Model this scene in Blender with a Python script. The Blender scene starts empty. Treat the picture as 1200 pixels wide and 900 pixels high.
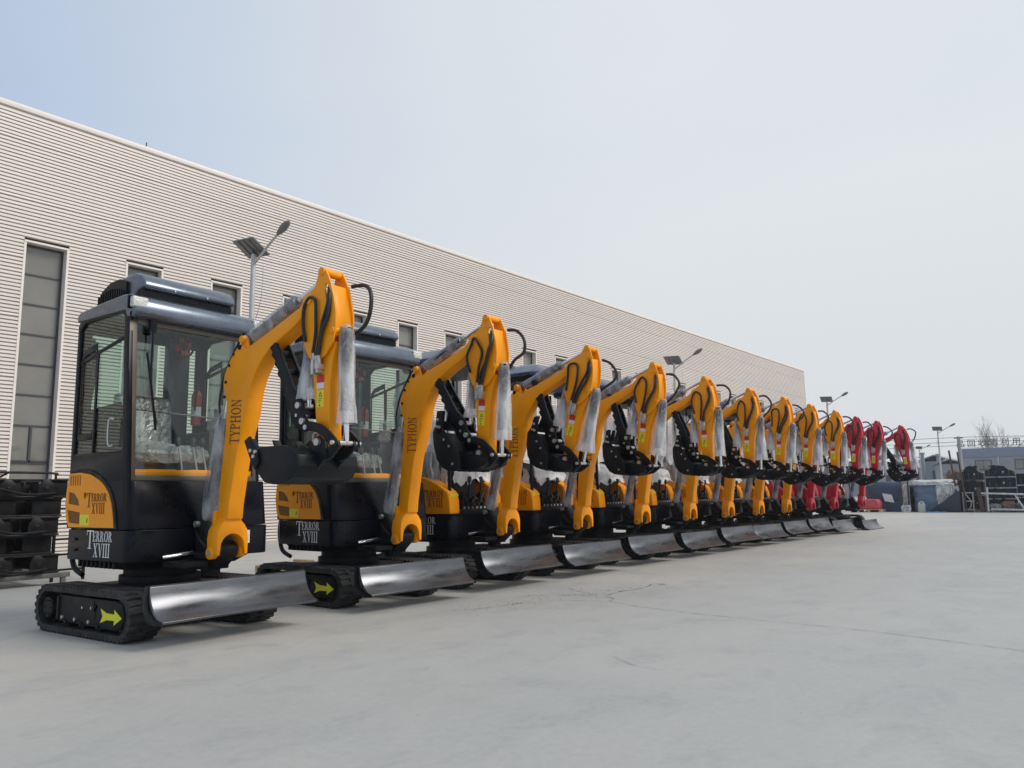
import bpy, bmesh, math, random
from mathutils import Vector, Matrix
from mathutils.geometry import tessellate_polygon
random.seed(7)
R = math.radians
scene = bpy.context.scene
col = scene.collection

# ------------------------------------------------------------------ materials
def nodes_of(m):
    m.use_nodes = True
    nt = m.node_tree; nt.nodes.clear()
    return nt

def mat(name, color, rough=.5, metal=0., coat=0., var=.12, scale=6., bump=0., bscale=60., dust=0., rvar=.1, spec=.5, stretch=None):
    """principled surface with procedural tone, roughness and bump variation"""
    m = bpy.data.materials.new(name); nt = nodes_of(m); N = nt.nodes; L = nt.links
    out = N.new('ShaderNodeOutputMaterial'); b = N.new('ShaderNodeBsdfPrincipled')
    L.new(b.outputs[0], out.inputs[0])
    tc = N.new('ShaderNodeTexCoord'); mp = N.new('ShaderNodeMapping')
    L.new(tc.outputs['Object'], mp.inputs[0])
    if stretch: mp.inputs['Scale'].default_value = stretch
    n = N.new('ShaderNodeTexNoise'); n.inputs['Scale'].default_value = scale; n.inputs['Detail'].default_value = 6
    n.inputs['Roughness'].default_value = .65
    L.new(mp.outputs[0], n.inputs[0])
    mix = N.new('ShaderNodeMix'); mix.data_type = 'RGBA'
    c = Vector(color)
    mix.inputs[6].default_value = (*(c * (1 - var)), 1); mix.inputs[7].default_value = (*[min(1, x * (1 + var)) for x in c], 1)
    cr = N.new('ShaderNodeMapRange'); cr.inputs[1].default_value = .3; cr.inputs[2].default_value = .7
    L.new(n.outputs[0], cr.inputs[0]); L.new(cr.outputs[0], mix.inputs[0])
    last = mix.outputs[2]
    if dust > 0:
        geo = N.new('ShaderNodeNewGeometry'); sx = N.new('ShaderNodeSeparateXYZ'); L.new(geo.outputs['Normal'], sx.inputs[0])
        n2 = N.new('ShaderNodeTexNoise'); n2.inputs['Scale'].default_value = 14; n2.inputs['Detail'].default_value = 8
        L.new(tc.outputs['Object'], n2.inputs[0])
        mr = N.new('ShaderNodeMapRange'); mr.inputs[1].default_value = .42; mr.inputs[2].default_value = .75
        mr.inputs[4].default_value = dust
        L.new(n2.outputs[0], mr.inputs[0])
        m2 = N.new('ShaderNodeMix'); m2.data_type = 'RGBA'; m2.inputs[7].default_value = (.34, .32, .29, 1)
        L.new(mr.outputs[0], m2.inputs[0]); L.new(last, m2.inputs[6]); last = m2.outputs[2]
    L.new(last, b.inputs['Base Color'])
    rr = N.new('ShaderNodeMapRange'); rr.inputs[3].default_value = max(0, rough - rvar); rr.inputs[4].default_value = min(1, rough + rvar)
    rr.inputs[1].default_value = .3; rr.inputs[2].default_value = .7
    L.new(n.outputs[0], rr.inputs[0]); L.new(rr.outputs[0], b.inputs['Roughness'])
    b.inputs['Metallic'].default_value = metal
    b.inputs['Specular IOR Level'].default_value = spec
    b.inputs['Coat Weight'].default_value = coat; b.inputs['Coat Roughness'].default_value = .12
    if bump > 0:
        nb = N.new('ShaderNodeTexNoise'); nb.inputs['Scale'].default_value = bscale; nb.inputs['Detail'].default_value = 5
        L.new(mp.outputs[0], nb.inputs[0])
        bp = N.new('ShaderNodeBump'); bp.inputs['Strength'].default_value = bump; bp.inputs['Distance'].default_value = .02
        L.new(nb.outputs[0], bp.inputs['Height']); L.new(bp.outputs[0], b.inputs['Normal'])
    return m

def glass_mat(name, tint, refl=.9, rough=.02, density=0.):
    m = bpy.data.materials.new(name); nt = nodes_of(m); N = nt.nodes; L = nt.links
    out = N.new('ShaderNodeOutputMaterial'); tr = N.new('ShaderNodeBsdfTransparent'); tr.inputs[0].default_value = (*tint, 1)
    gl = N.new('ShaderNodeBsdfGlossy'); gl.inputs['Roughness'].default_value = rough; gl.inputs[0].default_value = (refl, refl, refl, 1)
    fr = N.new('ShaderNodeFresnel'); geo = N.new('ShaderNodeNewGeometry')
    io = N.new('ShaderNodeMapRange'); io.inputs[3].default_value = 1.5; io.inputs[4].default_value = 1 / 1.5
    L.new(geo.outputs['Backfacing'], io.inputs[0]); L.new(io.outputs[0], fr.inputs[0])
    n = N.new('ShaderNodeTexNoise'); n.inputs['Scale'].default_value = 2.5
    tc = N.new('ShaderNodeTexCoord'); L.new(tc.outputs['Object'], n.inputs[0])
    bp = N.new('ShaderNodeBump'); bp.inputs['Strength'].default_value = .04; L.new(n.outputs[0], bp.inputs['Height'])
    L.new(bp.outputs[0], gl.inputs['Normal'])
    ad = N.new('ShaderNodeMath'); ad.operation = 'ADD'; ad.inputs[1].default_value = density; L.new(fr.outputs[0], ad.inputs[0])
    mx = N.new('ShaderNodeMixShader'); L.new(ad.outputs[0], mx.inputs[0]); L.new(tr.outputs[0], mx.inputs[1]); L.new(gl.outputs[0], mx.inputs[2])
    L.new(mx.outputs[0], out.inputs[0])
    return m

def film_mat(name, opacity=.5, color=(.80, .81, .82), scale=9., rough=.13, bump=.8, rng=.25):
    """packing film: partly see-through, soft folds catch the light"""
    m = bpy.data.materials.new(name); nt = nodes_of(m); N = nt.nodes; L = nt.links
    out = N.new('ShaderNodeOutputMaterial'); tr = N.new('ShaderNodeBsdfTransparent'); b = N.new('ShaderNodeBsdfPrincipled')
    tr.inputs[0].default_value = (.93, .94, .95, 1)
    b.inputs['Base Color'].default_value = (*color, 1); b.inputs['Roughness'].default_value = rough; b.inputs['Specular IOR Level'].default_value = .6
    tc = N.new('ShaderNodeTexCoord'); mp = N.new('ShaderNodeMapping'); L.new(tc.outputs['Object'], mp.inputs[0])
    mp.inputs['Scale'].default_value = (1, 1, .30)
    n = N.new('ShaderNodeTexNoise'); n.inputs['Scale'].default_value = scale; n.inputs['Detail'].default_value = 4; n.inputs['Distortion'].default_value = .8
    L.new(mp.outputs[0], n.inputs[0])
    n2 = N.new('ShaderNodeTexNoise'); n2.inputs['Scale'].default_value = scale * 3.2; n2.inputs['Detail'].default_value = 3; n2.inputs['Distortion'].default_value = 2.2
    L.new(tc.outputs['Object'], n2.inputs[0])
    mr = N.new('ShaderNodeMapRange'); mr.inputs[1].default_value = .35; mr.inputs[2].default_value = .65
    mr.inputs[3].default_value = max(0, opacity - rng); mr.inputs[4].default_value = min(1, opacity + rng)
    L.new(n.outputs[0], mr.inputs[0])
    mx = N.new('ShaderNodeMixShader'); L.new(mr.outputs[0], mx.inputs[0]); L.new(tr.outputs[0], mx.inputs[1]); L.new(b.outputs[0], mx.inputs[2])
    bp = N.new('ShaderNodeBump'); bp.inputs['Strength'].default_value = bump; bp.inputs['Distance'].default_value = .02
    mu = N.new('ShaderNodeMath'); mu.operation = 'MULTIPLY_ADD'; mu.inputs[1].default_value = .8; L.new(n2.outputs[0], mu.inputs[0]); L.new(n.outputs[0], mu.inputs[2])
    L.new(mu.outputs[0], bp.inputs['Height']); L.new(bp.outputs[0], b.inputs['Normal'])
    L.new(mx.outputs[0], out.inputs[0])
    return m

M = dict(
 yellow=mat('yellow_paint', (.95, .335, .001), .33, coat=.05, var=.07, scale=2.2, bump=.05, bscale=60, spec=.28),
 red=mat('red_paint', (.58, .012, .03), .34, coat=.3, var=.06, scale=3, bump=.03, bscale=90),
 navy=mat('navy_gloss_paint', (.008, .015, .032), .28, coat=.15, var=.2, scale=2, dust=.02),
 black=mat('black_gloss_paint', (.003, .0045, .009), .30, coat=.05, var=.25, scale=3, dust=.008, spec=.16),
 fascia=mat('dark_blue_moulded_plastic', (.13, .155, .20), .27, coat=.3, var=.10, scale=3, metal=.7),
 canopy=mat('blue_canopy_plastic', (.012, .03, .085), .3, coat=.3, var=.12),
 bucket=mat('black_satin_steel', (.005, .007, .010), .38, var=.25, scale=5, bump=.06, bscale=25, dust=.006, coat=.0, spec=.22),
 dark=mat('chassis_black', (.005, .006, .008), .55, var=.3, scale=6, dust=.02, spec=.25),
 blade=mat('blade_black_mirror_paint', (.135, .142, .158), .30, metal=.88, var=.30, scale=2.2, bump=.03, bscale=4.0, rvar=.07, stretch=(1, 1, 6)),
 rubber=mat('rubber', (.015, .017, .019), .62, var=.3, scale=9, bump=.15, bscale=70, dust=.12, spec=.3),
 barrel=mat('cylinder_barrel_grey', (.07, .075, .085), .35, metal=.4, var=.2),
 chrome=mat('chrome', (.72, .73, .74), .12, metal=1, var=.04),
 zinc=mat('zinc_bolt', (.55, .55, .53), .35, metal=.8, var=.1),
 bronze=mat('windscreen_frame', (.11, .095, .08), .42, metal=.3, var=.1),
 hose=mat('hose_rubber', (.012, .012, .013), .42, var=.2, bump=.2, bscale=120),
 seat=mat('seat_vinyl', (.02, .021, .024), .45, var=.2),
 foil=mat('foil_wrapped', (.20, .20, .21), .26, metal=.35, var=.25, scale=12, bump=.9, bscale=14),
 lens=mat('lamp_lens', (.62, .62, .60), .15, var=.3, scale=60, bump=.5, bscale=60),
 white=mat('white_label', (.72, .73, .74), .5, var=.05),
 brown=mat('dark_brown_label', (.16, .045, .012), .5, var=.1),
 yel_label=mat('lemon_label', (.80, .72, .02), .45, var=.06),
 red_label=mat('red_label', (.6, .03, .02), .45, var=.06),
 lime=mat('arrow_yellow', (.78, .80, .02), .5, var=.06),
 mesh=mat('dark_vent_mesh', (.20, .085, .012), .7, var=.35, scale=40),
 ext=mat('extinguisher_red', (.42, .02, .015), .3, coat=.3, var=.1),
 glass=glass_mat('cab_glass', (.93, .96, .95), refl=.75),
 sideglass=glass_mat('tinted_side_glass', (.80, .90, .86), refl=.8),
 film=film_mat('packing_film', .40, (.86, .86, .86)),
 film2=film_mat('milky_packing_film', .66, (.84, .84, .83), 7, .3, .7, .14),
 dfilm=film_mat('grey_packing_film', .34, (.82, .83, .85), 8, .16),
)

# ------------------------------------------------------------------ mesh builder
def mach(p):          # machine coordinates (forward, sideways, up) -> local
    return Vector((p[1], -(p[0] + .6), p[2]))
def ident(p):
    return Vector(p)

class MB:
    def __init__(s, m=ident):
        s.v = []; s.f = []; s.m = m
    def add(s, verts, faces):
        o = len(s.v); s.v += [s.m(p) for p in verts]; s.f += [tuple(i + o for i in f) for f in faces]
        return s
    def box(s, a0, a1, b0, b1, c0, c1):
        P = [(a, b, c) for a in (a0, a1) for b in (b0, b1) for c in (c0, c1)]
        return s.add(P, [(0, 1, 3, 2), (4, 6, 7, 5), (0, 4, 5, 1), (2, 3, 7, 6), (0, 2, 6, 4), (1, 5, 7, 3)])
    def prism(s, poly, lo, hi, axis='L', holes=None):
        """poly in the plane across the axis: L -> (F,Z), F -> (L,Z), Z -> (F,L)"""
        def pt(p, t):
            return {'L': (p[0], t, p[1]), 'F': (t, p[0], p[1]), 'Z': (p[0], p[1], t)}[axis]
        if not holes:
            n = len(poly)
            vs = [pt(p, lo) for p in poly] + [pt(p, hi) for p in poly]
            return s.add(vs, [tuple(range(n)), tuple(range(2 * n - 1, n - 1, -1))] + [(i, (i + 1) % n, n + (i + 1) % n, n + i) for i in range(n)])
        loops = [poly] + holes
        flat = [p for l in loops for p in l]; n = len(flat)
        tris = tessellate_polygon([[Vector((p[0], p[1], 0)) for p in l] for l in loops])
        vs = [pt(p, lo) for p in flat] + [pt(p, hi) for p in flat]
        fs = [tuple(t) for t in tris] + [tuple(n + i for i in reversed(t)) for t in tris]
        o = 0
        for l in loops:
            k = len(l)
            fs += [(o + i, o + (i + 1) % k, n + o + (i + 1) % k, n + o + i) for i in range(k)]; o += k
        return s.add(vs, fs)
    def plate(s, o, u, v, poly, t0, t1, holes=None):
        o, u, v = Vector(o), Vector(u), Vector(v); n = u.cross(v).normalized()
        loops = [poly] + (holes or []); flat = [p for l in loops for p in l]; k = len(flat)
        f = lambda p, t: tuple(o + u * p[0] + v * p[1] + n * t)
        vs = [f(p, t0) for p in flat] + [f(p, t1) for p in flat]
        if holes:
            tris = tessellate_polygon([[Vector((p[0], p[1], 0)) for p in l] for l in loops])
            fs = [tuple(t) for t in tris] + [tuple(k + i for i in reversed(t)) for t in tris]
        else:
            fs = [tuple(range(k)), tuple(range(2 * k - 1, k - 1, -1))]
        a = 0
        for l in loops:
            q = len(l); fs += [(a + i, a + (i + 1) % q, k + a + (i + 1) % q, k + a + i) for i in range(q)]; a += q
        return s.add(vs, fs)
    def cyl(s, p0, p1, r0, r1=None, n=16):
        r1 = r0 if r1 is None else r1
        p0, p1 = Vector(p0), Vector(p1); d = (p1 - p0).normalized()
        a = d.orthogonal().normalized(); b = d.cross(a)
        vs = []
        for p, r in ((p0, r0), (p1, r1)):
            vs += [tuple(p + (a * math.cos(2 * math.pi * i / n) + b * math.sin(2 * math.pi * i / n)) * r) for i in range(n)]
        return s.add(vs, [tuple(range(n)), tuple(range(2 * n - 1, n - 1, -1))] + [(i, (i + 1) % n, n + (i + 1) % n, n + i) for i in range(n)])
    def rings(s, pts, radii, n=10, close=True, jit=0., rnd=None):
        pts = [Vector(p) for p in pts]; k = len(pts); vs = []
        t0 = (pts[1] - pts[0]).normalized(); a = t0.orthogonal().normalized()
        for i, p in enumerate(pts):
            t = (pts[min(i + 1, k - 1)] - pts[max(i - 1, 0)]).normalized()
            a = (a - t * a.dot(t)).normalized(); b = t.cross(a)
            for j in range(n):
                r = radii[i] if isinstance(radii, (list, tuple)) else radii
                if jit: r *= 1 + rnd.uniform(-jit, jit)
                vs.append(tuple(p + (a * math.cos(2 * math.pi * j / n) + b * math.sin(2 * math.pi * j / n)) * r))
        fs = [(i * n + j, i * n + (j + 1) % n, (i + 1) * n + (j + 1) % n, (i + 1) * n + j) for i in range(k - 1) for j in range(n)]
        if close: fs += [tuple(range(n)), tuple(range((k - 1) * n, k * n))]
        return s.add(vs, fs)
    def tube(s, pts, r, n=8, sub=5):
        P = [Vector(p) for p in pts]; out = []
        for i in range(len(P) - 1):
            p0, p1, p2, p3 = P[max(i - 1, 0)], P[i], P[i + 1], P[min(i + 2, len(P) - 1)]
            for j in range(sub):
                t = j / sub
                out.append(.5 * ((2 * p1) + (p2 - p0) * t + (2 * p0 - 5 * p1 + 4 * p2 - p3) * t * t + (3 * p1 - p0 - 3 * p2 + p3) * t ** 3))
        out.append(P[-1])
        return s.rings(out, r, n)
    def loft(s, loops):
        n = len(loops[0]); vs = [p for l in loops for p in l]
        fs = [(i * n + j, i * n + (j + 1) % n, (i + 1) * n + (j + 1) % n, (i + 1) * n + j) for i in range(len(loops) - 1) for j in range(n)]
        fs += [tuple(range(n)), tuple(range((len(loops) - 1) * n, len(loops) * n))]
        return s.add(vs, fs)
    def build(s, name, m, parent=None, bev=0., ang=38, loc=None, seg=2):
        me = bpy.data.meshes.new(name); me.from_pydata([tuple(p) for p in s.v], [], s.f); me.validate()
        bm = bmesh.new(); bm.from_mesh(me)
        bmesh.ops.recalc_face_normals(bm, faces=bm.faces)
        if bev > 0:
            es = [e for e in bm.edges if len(e.link_faces) == 2 and e.calc_face_angle(0) > R(32)]
            bmesh.ops.bevel(bm, geom=es, offset=bev, segments=seg, affect='EDGES', clamp_overlap=True, profile=.5)
        bm.to_mesh(me); bm.free()
        me.polygons.foreach_set('use_smooth', [True] * len(me.polygons))
        me.set_sharp_from_angle(angle=R(ang))
        o = bpy.data.objects.new(name, me); me.materials.append(m); col.objects.link(o)
        if parent: o.parent = parent
        if loc is not None: o.location = loc
        return o

def tag(o, label=None, cat=None, group=None, kind=None):
    if label: o['label'] = label
    if cat: o['category'] = cat
    if group: o['group'] = group
    if kind: o['kind'] = kind
    return o
def empty(name, loc=(0, 0, 0), rz=0.):
    o = bpy.data.objects.new(name, None); o.location = loc; o.rotation_euler.z = rz; o.empty_display_size = .2
    col.objects.link(o); return o
def copy_tree(o, parent=None):
    c = o.copy(); col.objects.link(c); c.parent = parent
    for k in ('label', 'group'):
        pass
    for ch in list(o.children): copy_tree(ch, c)
    return c

# ------------------------------------------------------------------ serif lettering
def half(cx, cy, rx, ry, n=9):
    return [(cx + rx * math.sin(math.pi * i / n), cy + ry * math.cos(math.pi * i / n)) for i in range(n + 1)]
def bx(a, b, c, d): return [(a, c), (b, c), (b, d), (a, d)]
GL = {
 'T': (.82, [bx(.33, .49, 0, 1), bx(0, .82, .93, 1), bx(0, .05, .74, .95), bx(.77, .82, .74, .95), bx(.2, .62, 0, .05)]),
 'E': (.74, [bx(.1, .26, 0, 1), bx(0, .68, .94, 1), bx(0, .70, 0, .06), bx(.2, .5, .48, .53), bx(.46, .51, .38, .63), bx(.63, .68, .76, .96), bx(.66, .71, 0, .24)]),
 'I': (.40, [bx(.12, .28, 0, 1), bx(0, .40, 0, .05), bx(0, .40, .95, 1)]),
 'R': (.88, [bx(.1, .26, 0, 1), bx(0, .4, 0, .05), bx(0, .3, .95, 1), half(.26, .74, .42, .26) + half(.26, .74, .26, .2)[::-1], [(.34, .5), (.5, .5), (.86, 0), (.66, 0)], bx(.62, .92, 0, .05)]),
 'P': (.74, [bx(.1, .26, 0, 1), bx(0, .4, 0, .05), bx(0, .3, .95, 1), half(.26, .74, .44, .26) + half(.26, .74, .28, .2)[::-1]]),
 'X': (.86, [[(.06, 1), (.26, 1), (.8, 0), (.6, 0)], [(.66, 1), (.73, 1), (.19, 0), (.12, 0)], bx(0, .34, .95, 1), bx(.54, .84, .95, 1), bx(.02, .3, 0, .05), bx(.52, .88, 0, .05)]),
 'V': (.82, [[(.06, 1), (.24, 1), (.5, 0), (.42, 0)], [(.66, 1), (.73, 1), (.5, 0), (.44, 0)], bx(0, .32, .95, 1), bx(.56, .82, .95, 1)]),
 'Y': (.82, [[(.05, 1), (.23, 1), (.49, .42), (.33, .42)], [(.66, 1), (.73, 1), (.48, .42), (.42, .42)], bx(.33, .49, 0, .44), bx(0, .32, .95, 1), bx(.56, .82, .95, 1), bx(.24, .58, 0, .05)]),
 'H': (.92, [bx(.1, .26, 0, 1), bx(.64, .8, 0, 1), bx(.2, .7, .48, .54), bx(0, .36, 0, .05), bx(0, .36, .95, 1), bx(.54, .9, 0, .05), bx(.54, .9, .95, 1)]),
 'N': (.92, [bx(.12, .19, 0, 1), bx(.72, .79, 0, 1), [(.1, 1), (.28, 1), (.79, 0), (.7, 0)], bx(0, .32, 0, .05), bx(0, .26, .95, 1), bx(.6, .92, .95, 1)]),
 'O': (.90, None)}
def word(mb, text, o, u, v, h, squeeze=.8, gap=.06):
    """write text with its left foot at o; u runs along the line, v up the letters"""
    o, u, v = Vector(o), Vector(u), Vector(v); x = 0.
    for c in text:
        w, strokes = GL[c]
        uu = u * h * squeeze; vv = v * h; oo = o + u * (x * h * squeeze)
        if strokes is None:
            out = [(.44 + .42 * math.cos(a), .5 + .52 * math.sin(a)) for a in [2 * math.pi * i / 18 for i in range(18)]]
            inn = [(.44 + .25 * math.cos(a), .5 + .45 * math.sin(a)) for a in [2 * math.pi * i / 18 for i in range(18)]]
            mb.plate(oo, uu, vv, out, 0, .0012, [inn])
        else:
            for i, st in enumerate(strokes): mb.plate(oo, uu, vv, st, 0, .0010 + .0002 * i)
        x += w + gap
    return x * h * squeeze
def terror(mb, o, u, v, w):
    """the two-line mark: a tall T, then ERROR over XVIII"""
    k = w / 1.62; u = Vector(u); v = Vector(v); o = Vector(o)
    word(mb, 'T', o + v * (.27 * k), u, v, .62 * k, .85)
    word(mb, 'ERROR', o + u * (.40 * k) + v * (.52 * k), u, v, .34 * k, .80)
    word(mb, 'XVIII', o + u * (.46 * k), u, v, .46 * k, .74)

# ------------------------------------------------------------------ wrapped parts
SO = 0
def wrap(mb, p0, p1, r, seed, flare=0., n=22, k=20, jit=.03, amp=.08, fold=.07, pinch=.6):
    """film sleeve: long folds running along the sleeve, mouth flaring at p1"""
    rnd = random.Random(seed + 100 * SO); p0, p1 = Vector(p0), Vector(p1)
    r *= rnd.uniform(.9, 1.12); flare *= rnd.uniform(.5, 1.5)
    d = (p1 - p0).normalized(); a = d.orthogonal().normalized(); b = d.cross(a)
    f1, f2, f3, f4 = [rnd.uniform(0, 6.28) for _ in range(4)]; m1, m2 = rnd.choice((2, 3)), rnd.choice((5, 6, 7))
    vs = []
    for i in range(k):
        t = i / (k - 1); c = p0.lerp(p1, t); e = min(1, pinch + 5 * min(t, (1 - t) if flare <= 0 else 1))
        rr_ = r * e * (1 + amp * math.sin(f1 + 7 * t) + flare * t * t)
        for j in range(n):
            th = 2 * math.pi * j / n
            q = rr_ * (1 + fold * math.sin(m1 * th + f2 + 2.5 * t) + fold * .7 * math.sin(m2 * th + f3 - 2 * t + .8 * math.sin(6 * t + f4)) + rnd.uniform(-jit, jit))
            vs.append(tuple(c + (a * math.cos(th) + b * math.sin(th)) * q))
    fs = [(i * n + j, i * n + (j + 1) % n, (i + 1) * n + (j + 1) % n, (i + 1) * n + j) for i in range(k - 1) for j in range(n)]
    fs.append(tuple(range(n)))
    if flare <= 0: fs.append(tuple(range((k - 1) * n, k * n)))
    mb.add(vs, fs)

def drape(mb, grid, seed, nu=22, nv=20, fold=.02, ragged=.03):
    """thin sheet hung over four corner points given as rows (top edge, middle, bottom edge), with vertical folds"""
    rnd = random.Random(seed + 100 * SO); ph = [rnd.uniform(0, 6.28) for _ in range(4)]; vs = []
    R_ = [[Vector(p) for p in row] for row in grid]; k = len(R_) - 1
    for i in range(nv):
        t = i / (nv - 1) * k; r0 = min(int(t), k - 1); ft = t - r0
        for j in range(nu):
            u = j / (nu - 1) * (len(R_[0]) - 1); c0 = min(int(u), len(R_[0]) - 2); fu = u - c0
            a = R_[r0][c0].lerp(R_[r0][c0 + 1], fu); b = R_[r0 + 1][c0].lerp(R_[r0 + 1][c0 + 1], fu); p = a.lerp(b, ft)
            w = math.sin(j * .9 + ph[0] + .10 * i) + .6 * math.sin(j * 2.1 + ph[1] - .22 * i) + .4 * math.sin(i * .8 + ph[2])
            p = p + Vector((w * fold, .4 * w * fold, 0)) + Vector([rnd.uniform(-1, 1) * fold * .25 for _ in range(3)])
            if i == nv - 1: p.z += ragged * math.sin(j * 1.3 + ph[3]) + rnd.uniform(-ragged, ragged) * .5
            vs.append(tuple(p))
    mb.add(vs, [(i * nu + j, i * nu + j + 1, (i + 1) * nu + j + 1, (i + 1) * nu + j) for i in range(nv - 1) for j in range(nu - 1)])

# ------------------------------------------------------------------ the mini excavator
BP = .05            # sideways position of the boom plane
PIV = (1.05, 2.28)  # arm pivot
PIN = (1.19, 1.305) # bucket pin
BOOM = [(.10, .80), (.097, .853), (.106, 1.037), (.125, 1.222), (.148, 1.44), (.150, 1.646), (.118, 1.72), (.100, 1.79), (.108, 1.85), (.134, 1.905), (.19, 1.985), (.255, 2.05), (.285, 2.068), (.315, 2.05), (.369, 2.022), (.425, 2.053), (.741, 2.167), (.918, 2.239), (1.02, 2.31), (1.07, 2.32), (1.10, 2.29), (1.09, 2.24), (1.03, 2.20), (.954, 2.168), (.877, 2.118), (.708, 2.04), (.62, 1.99), (.555, 1.94), (.50, 1.875), (.45, 1.80), (.418, 1.72), (.400, 1.64), (.385, 1.55), (.340, 1.43), (.295, 1.30), (.27, 1.17), (.247, 1.034), (.222, .90), (.215, .80)]
ARM_REAR = [(1.166, 2.485), (1.145, 2.475), (1.130, 2.42), (1.105, 2.36), (1.07, 2.335), (1.026, 2.325), (.992, 2.295), (.98, 2.25), (.980, 2.18), (1.0, 2.087), (1.013, 1.967), (1.042, 1.876), (1.075, 1.756), (1.098, 1.582), (1.116, 1.411), (1.135, 1.30), (1.16, 1.265)]
ARM_FRONT = [(1.22, 1.262), (1.245, 1.293), (1.240, 1.516), (1.240, 1.70), (1.262, 1.854), (1.292, 1.964), (1.315, 2.052), (1.315, 2.156), (1.297, 2.256), (1.26, 2.372), (1.215, 2.455), (1.195, 2.482)]

def shrink(poly, d):
    cx = sum(p[0] for p in poly) / len(poly); cy = sum(p[1] for p in poly) / len(poly)
    return [(p[0] + (cx - p[0]) * d, p[1] + (cy - p[1]) * d) for p in poly]

def track_loop(r, n=12, c0=-1.105, c1=-.125, zc=.17):
    pts = []
    for i in range(n + 1):
        a = -math.pi / 2 + math.pi * i / n; pts.append((c1 + r * math.cos(a), zc + r * math.sin(a)))
    for i in range(n + 1):
        a = math.pi / 2 + math.pi * i / n; pts.append((c0 + r * math.cos(a), zc + r * math.sin(a)))
    return pts

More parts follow.
